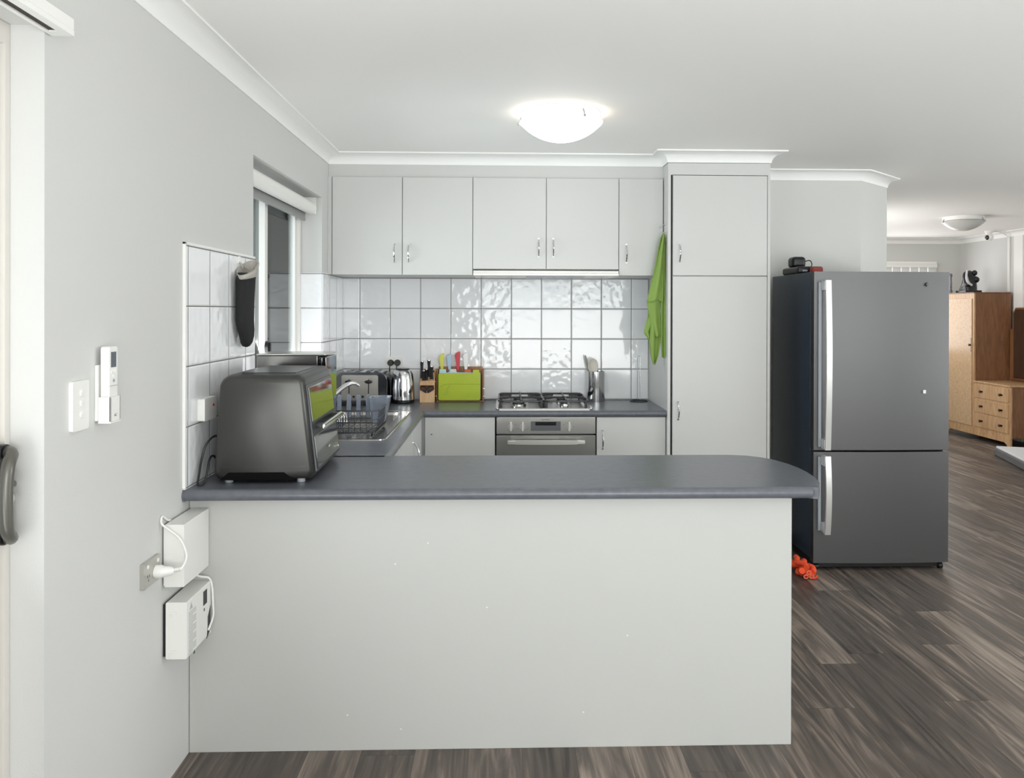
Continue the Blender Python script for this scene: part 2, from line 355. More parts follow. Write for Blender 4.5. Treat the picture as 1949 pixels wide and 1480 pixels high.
# left sliding door
door = thing('door_1', '', ''); del door['category'], door['label']; struct(door)
DP = mat('beige_door_aluminium', (214, 210, 204), .4)
mb = MB(); mb.box(-.2, -.077, DY1-.10, DY1-.001, 0, DZ-.001); mb.box(-.2, -.077, DY0+.001, DY0+.05, 0, DZ-.001); mb.box(-.2, -.077, DY0+.05, DY1-.10, DZ-.06, DZ-.001)
MB().box(-.2, -.077, DY1-.020, DY1-.001, .001, DZ-.001).box(-.2, -.077, DY0+.001, DY0+.05, .001, DZ-.001).box(-.2, -.077, DY0+.05, DY1-.020, DZ-.05, DZ-.001).build('door_frame', DP, door)
mb.bm.free()
mb = MB(); ly0, ly1 = DY0+.055, DY1-.025
mb.box(-.15, -.088, ly1-.09, ly1, .02, DZ-.055, .003); mb.box(-.15, -.088, ly0, ly0+.09, .02, DZ-.055, .003); mb.box(-.15, -.088, ly0+.09, ly1-.09, .02, .12); mb.box(-.15, -.088, ly0+.09, ly1-.09, DZ-.15, DZ-.055)
leaf = mb.build('door_leaf', DP, door)
MB().box(-.122, -.116, ly0+.09, ly1-.09, .12, DZ-.15).build('door_glass', GLASS, door)
HND = mat('bronze_grey_handle', (92, 90, 84), .3, .2)
mb = MB(); mb.prism(rrect(DY1-.060, DY1-.020, .960, 1.185, .015), -.088, -.062, 'X', .003)
pl = mb.build('door_handle', BLACK, door, 'dark lever handle plate with grey grip')
path = smooth_path([(-.064, DY1-.034, 1.168), (-.044, DY1-.050, 1.165), (-.034, DY1-.078, 1.145), (-.034, DY1-.086, 1.10), (-.034, DY1-.086, 1.04), (-.036, DY1-.078, 1.0), (-.044, DY1-.050, .978), (-.064, DY1-.034, .975)], 6)
MB().tube(path, .014, 12).build('grip', HND, pl)
MB().box(-.064, -.046, DY1-.058, DY1-.024, 1.088, 1.102, .004).build('lever', HND, pl)
MB().tube([(-.064, DY1-.035, 1.062), (-.052, DY1-.035, 1.062)], .011, 16).build('key_lock', CHROME, pl)

# unseen openings, added for the daylight from behind and from the right wall
for nm, bx in (('unseen_window_3', (.7, 3.1, -7.53, -7.48, .02, 2.43)), ('unseen_window_4', (4.3, 6.35, -7.53, -7.48, .6, 2.3))):
    o = thing(nm, '', ''); del o['category'], o['label']; struct(o); x0, x1, y0, y1, z0, z1 = bx
    mb = MB(); mb.box(x0, x0+.05, y0, y1, z0, z1).box(x1-.05, x1, y0, y1, z0, z1).box(x0+.05, x1-.05, y0, y1, z0, z0+.05).box(x0+.05, x1-.05, y0, y1, z1-.05, z1).box((x0+x1)/2-.03, (x0+x1)/2+.03, y0, y1, z0+.05, z1-.05)
    mb.build('window_frame', ALW, o); MB().box(x0+.05, x1-.05, y0+.02, y0+.026, z0+.05, z1-.05).build('pane', GLASS, o)  # frame and pane of the added unseen windows
o = thing('unseen_window_5', '', ''); del o['category'], o['label']; struct(o)
mb = MB(); mb.box(7.05, 7.1, -3.95, -3.9, .3, 2.3).box(7.05, 7.1, -1.5, -1.45, .3, 2.3).box(7.05, 7.1, -3.9, -1.5, .3, .35).box(7.05, 7.1, -3.9, -1.5, 2.25, 2.3).box(7.05, 7.1, -2.73, -2.67, .35, 2.25)
mb.build('window_frame', ALW, o); MB().box(7.07, 7.076, -3.9, -1.5, .35, 2.25).build('pane', GLASS, o)  # frame and pane of the added unseen right-wall window
# far window with vertical blinds
o = thing('window_2', '', ''); del o['category'], o['label']; struct(o)
mb = MB(); mb.box(5.0, 6.68, 4.955, 5.0, 2.10, 2.135, .002).box(6.63, 6.68, 4.955, 5.0, 1.02, 2.10, .002).box(5.0, 5.05, 4.955, 5.0, 1.02, 2.10, .002).box(5.05, 6.63, 4.955, 5.0, 1.02, 1.06)
mb.build('window_frame', WHITE, o); MB().box(5.05, 6.63, 5.04, 5.046, 1.06, 2.10).build('pane', GLASS, o)
vb = thing('vertical_blind', 'white vertical blind across the far window above the fridge', 'blind', (5.85, 4.93, 1.05))
MB().box(5.02, 6.66, 4.905, 4.945, 2.055, 2.098, .004).build('headrail', WPL, vb)
vs = mat('blind_slat', (226, 226, 224), .6)
for k in range(14):
    x = 5.09+k*.1165
    mb = MB(); mb.box(x-.0565, x+.0565, 4.926, 4.928, 1.07, 2.055, rot=Matrix.Rotation(R(8), 3, 'Z')); mb.build('slat', vs, vb)

# ------------------------------------------------------------------ cabinets
def bow_handle(x, y, z0, z1, parent, out=(0, -1, 0)):
    o = Vector(out); n = 12; pts = []
    for i in range(n+1):
        t = i/n; pts.append(Vector((x, y, z0+(z1-z0)*t))+o*(.004+.026*sin(pi*t)))
    mb = MB(); mb.tube(pts, [.0032+.0024*sin(pi*i/n) for i in range(n+1)], 10)
    for z in (z0, z1): mb.tube([Vector((x, y, z))+o*.0, Vector((x, y, z))+o*.007], .0058, 10)
    return mb.build('handle', CHROME, parent, 'chrome bow handle')
def front(x0, x1, z0, z1, y, parent, name='door', hx=None, hz=None, t=.018):
    d = MB().box(x0+.002, x1-.002, y, y+t, z0+.002, z1-.002, .0012, 1).build(name, CAB, parent)
    if hx is not None: bow_handle(hx, y, hz[0], hz[1], d)
    return d
OF = -.488  # front face of overhead doors
c = thing('overhead_cabinet', 'grey two-door overhead cabinet against the window wall', 'cabinet', (.45, -.25, 1.702), 'overhead kitchen cabinets')
MB().box(.001, .870, OF+.0215, -.01, 1.702, 2.291).build('carcass', CAB, c)
MB().box(.001, .024, OF+.003, OF+.0215, 1.702, 2.291).build('filler_strip', CAB, c)
front(.026, .447, 1.700, 2.291, OF, c, hx=.401, hz=(1.778, 1.884)); front(.447, .870, 1.700, 2.291, OF, c, hx=.486, hz=(1.778, 1.884))
c = thing('overhead_cabinet', 'shorter grey two-door overhead cabinet directly above the range hood', 'cabinet', (1.31, -.25, 1.74), 'overhead kitchen cabinets')
MB().box(.8705, 1.7545, OF+.0215, -.01, 1.742, 2.291).build('carcass', CAB, c)
front(.870, 1.314, 1.738, 2.291, OF, c, hx=1.268, hz=(1.815, 1.921)); front(1.314, 1.755, 1.738, 2.291, OF, c, hx=1.357, hz=(1.815, 1.921))
c = thing('overhead_cabinet', 'narrow grey single-door overhead cabinet beside the green towel', 'cabinet', (1.89, -.25, 1.702), 'overhead kitchen cabinets')
MB().box(1.755, 2.027, OF+.0215, -.01, 1.702, 2.291).build('carcass', CAB, c)
front(1.755, 2.026, 1.700, 2.291, OF, c, hx=1.800, hz=(1.782, 1.888))
hd = thing('range_hood', 'slim slide-out stainless range hood under the overhead cabinets', 'range hood', (1.31, -.25, 1.7))
MB().box(.874, 1.752, OF+.03, -.02, 1.700, 1.741).build('housing', STEEL, hd)
MB().prism([(OF-.022, 1.700), (OF-.024, 1.711), (OF-.012, 1.714), (OF-.010, 1.728), (OF+.006, 1.732), (OF+.03, 1.732), (OF+.03, 1.699), (OF+.01, 1.697)], .874, 1.752, 'X').build('front_lip', mat('bright_steel', (232, 231, 227), .35, .5), hd, 'bright steel lip')
MB().box(.876, 1.750, OF+.004, OF+.028, 1.7325, 1.7375).build('gap_shade_strip', BLACK, hd)  # black strip stands in for the shade in the gap above the lip
MB().box(1.20, 1.56, OF+.12, OF+.40, 1.696, 1.700).build('filter', GPL, hd)
txt('hood', .008, (1.312, OF-.0145, 1.7045), Matrix.Rotation(R(90), 3, 'X'), GPL, hd) if 0 else None

p = thing('pantry_cabinet', 'tall grey pantry cabinet beside the fridge', 'cabinet', (2.33, -.3, 0))
MB().box(2.029, 2.046, -.612, -.001, .001, CH-.066).box(2.625, 2.641, -.612, -.001, .001, CH-.066).box(2.046, 2.625, -.590, -.001, .10, 2.295).box(2.046, 2.625, -.612, -.02, 2.295, CH-.066).box(2.046, 2.625, -.55, -.53, .001, .10).build('carcass', CAB, p)
front(2.0565, 2.6235, 1.697, 2.293, -.614, p, hx=2.098, hz=(1.78, 1.884)); front(2.0565, 2.6235, .115, 1.695, -.614, p, hx=2.092, hz=(.846, .950))
MB().box(2.046, 2.056, -.600, -.591, .11, 2.294).build('shadow_gap', GAP, p)

# base cabinets
b = thing('base_cabinet', 'grey corner base cabinet under the knife block', 'cabinet', (.8, -.3, 0), 'base cabinets under the back worktop')
MB().box(.30, 1.008, -.560, -.01, .10, .855).box(.60, 1.008, -.52, -.50, .001, .10).build('carcass', CAB, b)
front(.592, 1.009, .105, .857, -.580, b); MB().tube([(.633, -.5795, .755), (.633, -.5835, .755)], .0035, 10).build('door_buffer', BLACK, b)
b = thing('base_cabinet', 'grey base cabinet right of the oven with one chrome handle', 'cabinet', (1.82, -.3, 0), 'base cabinets under the back worktop')
MB().box(1.612, 2.027, -.560, -.01, .10, .855).box(1.612, 2.027, -.52, -.50, .001, .10).build('carcass', CAB, b)
front(1.611, 2.027, .105, .857, -.580, b, hx=1.648, hz=(.668, .774))
b = thing('base_cabinet', 'grey base cabinet below the sink, partly hidden by the worktop', 'cabinet', (.3, -1.3, 0))
MB().box(.01, .555, -2.09, -.581, .10, .70).box(.52, .54, -2.09, -.60, .001, .10).build('carcass', CAB, b)
for (a0, a1, hy) in ((-1.08, -.582, -1.03), (-1.58, -1.083, -1.53), (-2.07, -1.583, -1.63)):
    d = MB().box(.556, .574, a0+.002, a1-.002, .105, .856, .0012, 1).build('door', CAB, b)
    bow_handle(.574, hy, .66, .78, d, (1, 0, 0))
pn = thing('peninsula_cabinet', 'long pale grey panelled back of the breakfast peninsula', 'cabinet', (1, -2.4, 0))
MB().box(.002, 2.046, -2.630, -2.612, .0, .852, .001, 1).build('back_panel', PENP, pn)
MB().box(2.030, 2.046, -2.612, -2.10, .0, .852).build('end_panel', PENP, pn)
MB().box(.60, 2.030, -2.612, -2.12, .10, .852).box(.60, 2.030, -2.16, -2.14, 0, .10).build('carcass', CAB, pn)
mb = MB()
for x, z in ((.53, .12), (.71, .07), (1.33, .12), (.80, .70), (.69, .63), (1.48, .38), (1.0, .48)): MB().ball((x, -2.6302, z), .0028, .0004, .0022, 8).build('paint_chip', WPL, pn)

# worktop -- one continuous U
ZT, ZB = .8955, .857
wk = thing('worktop', 'continuous U-shaped slate grey laminate worktop with rounded front edges', 'worktop', (0, 0, ZB))
mb = MB()
e = .019
def nose(a, b_): mb.tube([a, b_], e, 16)
mb.box(.0085, 2.028, -.60+e, -.009, ZB, ZT)                                   # back run
nose((.592-e+.0, -.60+e, (ZT+ZB)/2), (2.028, -.60+e, (ZT+ZB)/2))
SX0, SX1, SY0, SY1 = .10, .48, -1.10, -.68                                     # sink bowl hole
mb.box(.0085, SX0, -2.09, -.60+e, ZB, ZT); mb.box(SX1, .592-e, -2.09, -.60+e, ZB, ZT); mb.box(SX0, SX1, SY1, -.60+e, ZB, ZT); mb.box(SX0, SX1, -2.09, SY0, ZB, ZT)
nose((.592-e, -2.09, (ZT+ZB)/2), (.592-e, -.60+e, (ZT+ZB)/2))
F_ = -2.695
out = [(.0085, F_+e), (2.085, F_+e), (2.115, F_+.004), (2.15, F_+.085), (2.168, -2.52), (2.175, -2.43), (2.173, -2.34), (2.16, -2.26), (2.138, -2.19), (2.105, -2.13), (2.05, -2.085), (1.98, -2.068), (.0085, -2.068)]
mb.prism(out, ZB, ZT, 'Z')
nose((.0, F_+e, (ZT+ZB)/2), (2.095, F_+e, (ZT+ZB)/2))
mb.box(0, .0085, -2.689, -.001, ZB, ZT-.001)
mb.build('laminate_top', WORK, wk)

# ------------------------------------------------------------------ sink, tap, rack
sk = thing('kitchen_sink', 'stainless steel drop-in sink under the dish rack', 'sink', (.3, -1.1, ZT))
mb = MB(); o_ = rrect(.055, .520, -1.69, -.62, .05)
mb.prism([(a, b_) for a, b_ in o_], ZT, ZT+.004, 'Z', .0015)
rim = mb
# cut look: rim built as frame pieces around the bowl
rim.bm.free(); mb = MB()
hole = rrect(SX0+.008, SX1-.008, SY0+.008, SY1-.008, .05, 5); outer = rrect(.055, .520, -1.69, -.62, .05, 5)
def ring2(mb, A, zA, B, zB_):
    a = [mb.bm.verts.new((x, y, zA)) for x, y in A]; b_ = [mb.bm.verts.new((x, y, zB_)) for x, y in B]; n = len(a)
    for i in range(n): mb.bm.faces.new((a[i], a[(i+1) % n], b_[(i+1) % n], b_[i]))
ring2(mb, outer, ZT+.0005, rrect(.059, .516, -1.686, -.624, .047), ZT+.005)
ring2(mb, rrect(.059, .516, -1.686, -.624, .047), ZT+.005, rrect(.068, .508, -1.677, -.633, .042), ZT+.0035)
# deck: rectangle with bowl hole, drainer side ribbed
ring2(mb, rrect(.068, .508, -1.12, -.633, .042), ZT+.0035, hole, ZT+.0035)
ring2(mb, hole, ZT+.0035, rrect(SX0+.012, SX1-.012, SY0+.012, SY1-.012, .05), ZT-.012)
ring2(mb, rrect(SX0+.012, SX1-.012, SY0+.012, SY1-.012, .05), ZT-.012, rrect(SX0+.03, SX1-.03, SY0+.03, SY1-.03, .04), ZT-.155)
v = [mb.bm.verts.new((x, y, ZT-.155)) for x, y in rrect(SX0+.03, SX1-.03, SY0+.03, SY1-.03, .04)]; mb.bm.faces.new(v)
mb.box(.068, .508, -1.677, -1.10, ZT+.0005, ZT+.0034)
bw = mb.build('basin', STEELH, sk)
mb = MB()
for k in range(7): x = .13+k*.052; mb.box(x-.006, x+.006, -1.62, -1.14, ZT+.0034, ZT+.0065, .002)
mb.build('drainer_ribs', STEELH, sk)
tp = thing('kitchen_tap', 'chrome mixer tap rising behind the dish rack', 'tap', (.13, -.90, ZT))
MB().lathe([(0, ZT+.0037), (.027, ZT+.0037), (.027, ZT+.012), (.021, ZT+.02), (.021, ZT+.075), (.018, ZT+.088), (0, ZT+.092)], .085, -1.06, 24).build('body', CHROME, tp)
MB().tube(smooth_path([(.088, -1.06, ZT+.05), (.13, -1.02, ZT+.115), (.19, -.975, ZT+.175), (.235, -.94, ZT+.195), (.265, -.92, ZT+.178)], 6), [.0125]*19+[.0115]*3+[.011]*3, 14).build('spout', CHROME, tp)
MB().tube([(.085, -1.06, ZT+.09), (.075, -1.085, ZT+.112), (.06, -1.12, ZT+.122)], [.009, .007, .005], 10).build('lever', CHROME, tp)

WIRE = mat('dark_chrome_wire', (70, 72, 78), .3, .6)
dr = thing('dish_rack', 'black wire dish rack standing on the sink drainer', 'dish rack', (.3, -1.35, ZT))
x0, x1, y0, y1, z0, z1 = .115, .475, -1.60, -1.22, ZT+.020, ZT+.125
mb = MB()
def loop(z, i=0, r=.003): mb.tube([(a, b_, z) for a, b_ in rrect(x0+i, x1-i, y0+i, y1-i, .03, 4)], r, 8, closed=True)
loop(z1, 0, .0036); loop(z1-.042, .004, .002); loop(z0+.022, .012, .002); loop(z0, .016, .003)
for k in range(12):
    x = x0+.03+k*(x1-x0-.06)/11
    for y, s_ in ((y0, 1), (y1, -1)): mb.tube([(x, y, z1), (x, y+s_*.012, z0+.02), (x, y+s_*.018, z0)], .0017, 6)
    mb.tube([(x, y0+.016, z0), (x, y1-.016, z0)], .0017, 6)
for k in range(11):
    y = y0+.03+k*(y1-y0-.06)/10
    for x, s_ in ((x0, 1), (x1, -1)): mb.tube([(x, y, z1), (x+s_*.012, y, z0+.02), (x+s_*.018, y, z0)], .0017, 6)
for k in range(6): y = y0+.05+k*.055; mb.tube([(x0+.016, y, z0), (x1-.016, y, z0)], .0017, 6)
mb.build('wire_frame', WIRE, dr)
mb = MB()
for k in range(7):
    y = y0+.06+k*.04
    mb.tube(smooth_path([(x0+.05, y, z0), (x0+.06, y, z0+.05), (x0+.14, y, z0+.055), (x0+.15, y, z0)], 4), .0018, 6)
mb.build('plate_dividers', WIRE, dr)
for (x, y) in ((x0+.03, y0+.03), (x1-.03, y0+.03), (x0+.03, y1-.03), (x1-.03, y1-.03)):
    MB().lathe([(.0, ZT+.0068), (.009, ZT+.0068), (.008, z0+.004), (0, z0+.004)], x, y, 12).build('foot', BLACK, dr)
CLR = mat('clear_grey_plastic', (150, 158, 172), .15, trans=.35)
for k in range(6):
    x = x0+.012+k*.0485
    MB().prism([(x-.011, z0+.03), (x-.011, z1+.028)]+[(x+.011*cos(R(180-a)), z1+.028+.011*sin(R(180-a))) for a in range(30, 180, 30)]+[(x+.011, z1+.028), (x+.011, z0+.03)], y1-.030, y1-.022, 'Y', .002).build('cup_prong', CLR, dr, 'translucent grey prong')
mb = MB()
for i, (z, gx) in enumerate(((z0+.015, 0), (z1+.025, .012))): pass
mb.loft([[(a, b_, z0+.015) for a, b_ in rrect(x1-.075, x1-.012, y1-.13, y1-.03, .02)], [(a, b_, z1+.028) for a, b_ in rrect(x1-.082, x1+.012, y1-.145, y1-.015, .025)],
         [(a, b_, z1+.034) for a, b_ in rrect(x1-.086, x1+.016, y1-.149, y1-.011, .027)], [(a, b_, z1+.034) for a, b_ in rrect(x1-.080, x1+.010, y1-.143, y1-.017, .025)],
         [(a, b_, z0+.02) for a, b_ in rrect(x1-.072, x1-.015, y1-.127, y1-.033, .018)]])
mb.build('cutlery_cup', CLR, dr, 'translucent grey cutlery cup')

# ------------------------------------------------------------------ toaster, kettle, block, boards
tx0, tx1, ty0, ty1 = .018, .335, -.345, -.10
ta = thing('toaster', 'four-slice stainless toaster in the corner beside the kettle', 'toaster', ((tx0+tx1)/2, (ty0+ty1)/2, ZT))
TZ = ZT+.208
BRS = mat('satin_steel_panel', (176, 172, 166), .3, .85, bump=.2, bscale=30)
DKST = mat('dark_polished_steel', (120, 122, 126), .15, 1)
oc = [(tx0, ZT+.02), (tx0, TZ-.05)]+[(tx0+.05-.05*cos(R(a)), TZ-.05+.05*sin(R(a))) for a in range(15, 91, 15)]+[(tx1-.05+.05*sin(R(a)), TZ-.05+.05*cos(R(a))) for a in range(0, 76, 15)]+[(tx1, TZ-.05), (tx1, ZT+.02)]
MB().prism(oc, ty0+.008, ty1, 'Y', .003).build('shell', DKST, ta)
MB().prism(rrect(tx0+.038, tx1-.055, ZT+.035, TZ-.018, .012), ty0, ty0+.009, 'Y', .003).build('front_panel', BRS, ta, 'satin steel front')
MB().box(tx0+.01, tx1-.01, ty0+.014, ty1-.006, ZT, ZT+.021, .004).build('base', BLACK, ta)
for sx in (tx0+.085, tx0+.205):
    s_ = MB().box(sx-.003, sx+.003, ty0-.0015, ty0+.002, ZT+.075, ZT+.165).build('lever_slot', BLACK, ta)
    MB().ball((sx, ty0-.012, ZT+.150), .024, .014, .0105, 16).build('lever', BLACK, s_)
for i, sx in enumerate((tx0+.115, tx0+.142, tx0+.170)):
    MB().tube([(sx, ty0+.001, ZT+.058), (sx, ty0-.010, ZT+.058)], .007 if i != 2 else .008, 14).build('knob', BLACK, ta)
for k, sx in enumerate((tx0+.075, tx0+.125, tx0+.195, tx0+.245)):
    MB().box(sx-.014, sx+.014, ty0+.04, ty1-.03, TZ-.001, TZ+.0015).build('slot', BLACK, ta)
    MB().prism([(sx-.016, TZ+.001), (sx, TZ+.010), (sx+.016, TZ+.001)], ty0+.035, ty0+.038, 'Y').build('bread_guard', DKST, ta)

kx, ky = .412, -.165
kt = thing('kettle', 'polished steel electric kettle between the toaster and knife block', 'kettle', (kx, ky, ZT))
MB().lathe([(0, ZT), (.072, ZT), (.075, ZT+.006), (.074, ZT+.016), (0, ZT+.016)], kx, ky, 40).build('base', BLACK, kt)
MB().lathe([(.0, ZT+.017), (.070, ZT+.017), (.0745, ZT+.022), (.0745, ZT+.06), (.0735, ZT+.10), (.070, ZT+.15), (.065, ZT+.185), (.058, ZT+.203), (.050, ZT+.211), (.0, ZT+.213)], kx, ky, 48).build('body', CHROME, kt)
MB().lathe([(0, ZT+.2135), (.044, ZT+.2135), (.042, ZT+.219), (.0, ZT+.221)], kx, ky, 32).build('lid', BLACK, kt)
d = Vector((.1, 1, 0)).normalized(); c0 = Vector((kx, ky, 0))
MB().tube(smooth_path([c0+d*.062+Vector((0, 0, ZT+.19)), c0+d*.098+Vector((0, 0, ZT+.185)), c0+d*.108+Vector((0, 0, ZT+.13)), c0+d*.098+Vector((0, 0, ZT+.07)), c0+d*.078+Vector((0, 0, ZT+.05))], 5), .010, 10).build('handle', BLACK, kt)
mb = MB(); zz = [ZT+.045+i*.14/8 for i in range(9)]; rf = lambda z: .0755 if z < ZT+.1 else .0755-.0055*(z-ZT-.1)/.06
mb.tube([(kx-.004, ky-rf(z)+.003, z) for z in zz], .0065, 8); mb.build('water_gauge', BLACKG, kt)
MB().prism([(ky+.04-.0, ZT+.175), (ky+.085, ZT+.20), (ky+.05, ZT+.205)], kx-.015, kx+.015, 'X').build('spout', CHROME, kt)

bx = thing('knife_block', 'beech knife block holding black-handled knives and scissors', 'knife block', (.565, -.11, ZT))
mb = MB(); bx0, bx1 = .520, .615
mb.prism([(-.165, ZT), (-.165, ZT+.132), (-.138, ZT+.142), (-.105, ZT+.155), (-.06, ZT+.205), (-.03, ZT+.21), (-.03, ZT)], bx0, bx1, 'X', .002)
mb.build('block', BEECH, bx)
mb = MB(); cxk = (bx0+bx1)/2
mb.prism([(cxk-.045, ZT+.112), (cxk-.043, ZT+.085), (cxk-.02, ZT+.066), (cxk, ZT+.058), (cxk+.02, ZT+.066), (cxk+.043, ZT+.085), (cxk+.045, ZT+.112)], -.1665, -.1649, 'Y'); mb.build('scissor_recess', mat('dark_recess', (98, 62, 40), .7), bx)
MB().box(bx0+.006, bx1+.004, -.170, -.125, ZT+.130, ZT+.139, .002).build('ledge', BEECH, bx)
MB().box(bx1-.022, bx1-.008, -.076, -.070, ZT+.186, ZT+.200).build('knife_slot', BLACK, bx)
kn = [(.529, -.105, .262, .150, 'leftmost tall'), (.574, -.10, .270, .155, 'tallest, central'), (.594, -.125, .232, .142, 'right-hand short'), (.560, -.130, .215, .138, 'small front'), (.543, -.138, .205, .136, 'lower left')]
for x, y, zt, zb_, nm in kn:
    k_ = thing('kitchen_knife', f'{nm} black-handled knife in the beech knife block', 'knife', (x, y, ZT+zb_), 'black knives in the beech block')
    s0 = Vector((x, y, ZT+zb_+.005)); s1 = Vector((x, y-.012, ZT+zt))
    mb = MB(); n = 6
    rings = []
    for i in range(n+1):
        t_ = i/n; c_ = s0.lerp(s1, t_); w_ = .0098-.002*sin(pi*t_)+(.001 if t_ > .8 else 0); d_ = .011
        rings.append([(c_.x+a, c_.y+b_, c_.z) for a, b_ in rrect(-w_, w_, -d_, d_, .004, 2)])
    mb.loft(rings); mb.build('handle', BLACK, k_)
    MB().box(x-.0075, x+.0075, s1.y-.0125, s1.y-.003, s1.z-.006, s1.z+.0012, .001).build('end_cap', CHROME, k_)
    MB().box(x-.002, x+.002, y-.009, y+.009, ZT+zb_-.004, ZT+zb_+.006).build('blade', CHROME, k_)
sc_t = thing('kitchen_scissors', 'black-handled scissors tucked in the front of the knife block', 'scissors', (cxk, -.175, ZT+.06))
for s_ in (-1, 1):
    mb = MB(); mb.tube([(cxk+s_*.024+.019*cos(a_)-s_*.0, -.1745, ZT+.093+.014*sin(a_)) for a_ in [2*pi*k/20 for k in range(20)]], .0042, 8, closed=True)
    mb.tube([(cxk+s_*.010, -.1745, ZT+.083), (cxk+s_*.004, -.1745, ZT+.066)], .005, 8); mb.build('finger_loop', BLACK, sc_t)
MB().box(cxk-.004, cxk+.004, -.1735, -.1675, ZT+.059, ZT+.075, .002).build('blade', CHROME, sc_t)

rk = thing('chopping_board_rack', 'wooden rack holding coloured chopping boards beside the cooktop', 'rack', (.77, -.06, ZT))
RX0, RX1 = .622, .930
mb = MB(); mb.box(RX0, RX0+.008, -.105, -.012, ZT, ZT+.205, .002); mb.box(RX1-.010, RX1, -.105, -.012, ZT, ZT+.205, .002); mb.box(RX0+.008, RX1-.010, -.028, -.012, ZT, ZT+.222, .002)
mb.box(RX0+.008, RX1-.010, -.10, -.028, ZT, ZT+.006)
mb.build('frame', BEECHD, rk)
mb = MB()
for z in (ZT+.035, ZT+.085): MB().tube([(RX1-.004, -.102, z), (RX1+.004, -.102, z)], .004, 10).build('rod_pin', CHROME, rk)
MB().tube([(RX0-.004, -.102, ZT+.035), (RX0+.002, -.102, ZT+.035)], .004, 10).build('rod_pin', CHROME, rk)
mb.bm.free()
def board(name, col, y, tabx, top, label, gx=0):
    m = mat(name, col, .35, var=.03, vscale=12)
    pts = [(.628, ZT+.012)]; a, b_ = RX0+.014, RX1-.022
    o_ = arc(b_-.010, ZT+.020, .010, -90, 0, 4)+arc(b_-.010, top-.010, .010, 0, 90, 4)
    tb = [(tabx+.024, top), (tabx+.022, top+.022), (tabx-.018, top+.022), (tabx-.020, top)]
    o_ += tb+arc(a+.010, top-.010, .010, 90, 180, 4)+arc(a+.010, ZT+.020, .010, 180, 270, 4)
    t_ = thing('chopping_board', label, 'chopping board', ((a+b_)/2, y, ZT+.006), 'coloured chopping boards in the rack')
    MB().prism(o_, y, y+.006, 'Y', .0012).build('board', m, t_)
    return t_, m
t_, gm = board('lime_board', (170, 188, 20), -.122, RX1-.052, ZT+.185, 'lime green chopping board at the front of the rack')
MB().tube([(.65, -.1225, ZT+.095), (.674, -.1225, ZT+.113), (.70, -.1225, ZT+.116), (.905, -.1225, ZT+.114)], .0012, 6).build('embossed_line', mat('lime_groove', (150, 166, 16), .4), t_)
mb = MB(); mb.prism([(.664, ZT+.04), (.70, ZT+.105), (.715, ZT+.108), (.70, ZT+.075), (.70, ZT+.05), (.675, ZT+.038)], -.1224, -.1218, 'Y', .0002); mb.build('embossed_knife_symbol', mat('lime_emboss', (160, 178, 24), .3), t_)
board('pale_blue_board', (178, 216, 220), -.100, RX0+.038, ZT+.188, 'pale blue chopping board with tab at the left of the rack')
board('white_board', (214, 212, 206), -.085, RX0+.105, ZT+.188, 'off-white chopping board, tab second from left in the rack')
board('orange_board', (204, 84, 36), -.070, RX0+.20, ZT+.184, 'orange-red chopping board nearest the back of the rack')
for i, (x, zt, col, nm) in enumerate(((.655, .305, (214, 214, 84), 'yellow'), (.705, .303, (172, 194, 212), 'pale blue'), (.760, .318, (196, 34, 52), 'red'), (.812, .312, (240, 240, 238), 'white'))):
    k_ = thing('kitchen_knife', f'{nm}-handled kitchen knife standing in the chopping board rack', 'knife', (x, -.04, ZT+.2), 'colourful knives in the board rack')
    z0_ = ZT+.200; z1_ = ZT+zt
    o_ = [(x-.010, z0_), (x-.013, z0_+.03), (x-.017, z0_+(zt-.2)*.6), (x-.023, z1_-.020), (x-.016, z1_-.006), (x+.006, z1_+.006), (x+.013, z1_), (x+.011, z0_+.05), (x+.008, z0_)]
    MB().prism(o_, -.050, -.036, 'Y', .003).build('handle', mat(nm+'_handle', col, .35), k_)
    MB().prism([(x-.009, z0_+.002), (x+.005, z0_+.002), (x+.004, ZT+.05), (x-.002, ZT+.04), (x-.010, ZT+.06)], -.0435, -.0425, 'Y').build('blade', mat(nm+'_blade', col, .4), k_)

# wall outlet and plugs behind the kettle
o = thing('power_outlet', 'white double power outlet on the tiles above the kettle', 'power outlet', (.34, -.01, 1.145))
MB().prism(rrect(.281, .397, 1.105, 1.183, .006), -.016, -.008, 'Y', .002).build('plate', WPL, o)
for x in (.300, .378): MB().box(x-.006, x+.006, -.019, -.0155, 1.163, 1.175, .001).build('rocker_switch', WPL, o)
for x, nm in ((.314, 'left'), (.359, 'right')):
    o = thing('power_plug', f'{nm} round black plug in the outlet above the kettle', 'plug', (x, -.03, 1.14), 'black plugs above the kettle')
    MB().tube([(x, -.0165, 1.142), (x, -.030, 1.142), (x, -.040, 1.142)], [.0215, .021, .016], 20).build('body', BLACK, o)
    MB().tube(smooth_path([(x, -.036, 1.135), (x-.004, -.045, 1.10), (x-.01, -.04, 1.02), (x-.02, -.03, .93), (x-.02, -.03, ZT+.006)], 5), .0032, 8).build('cord', BLACK, o)

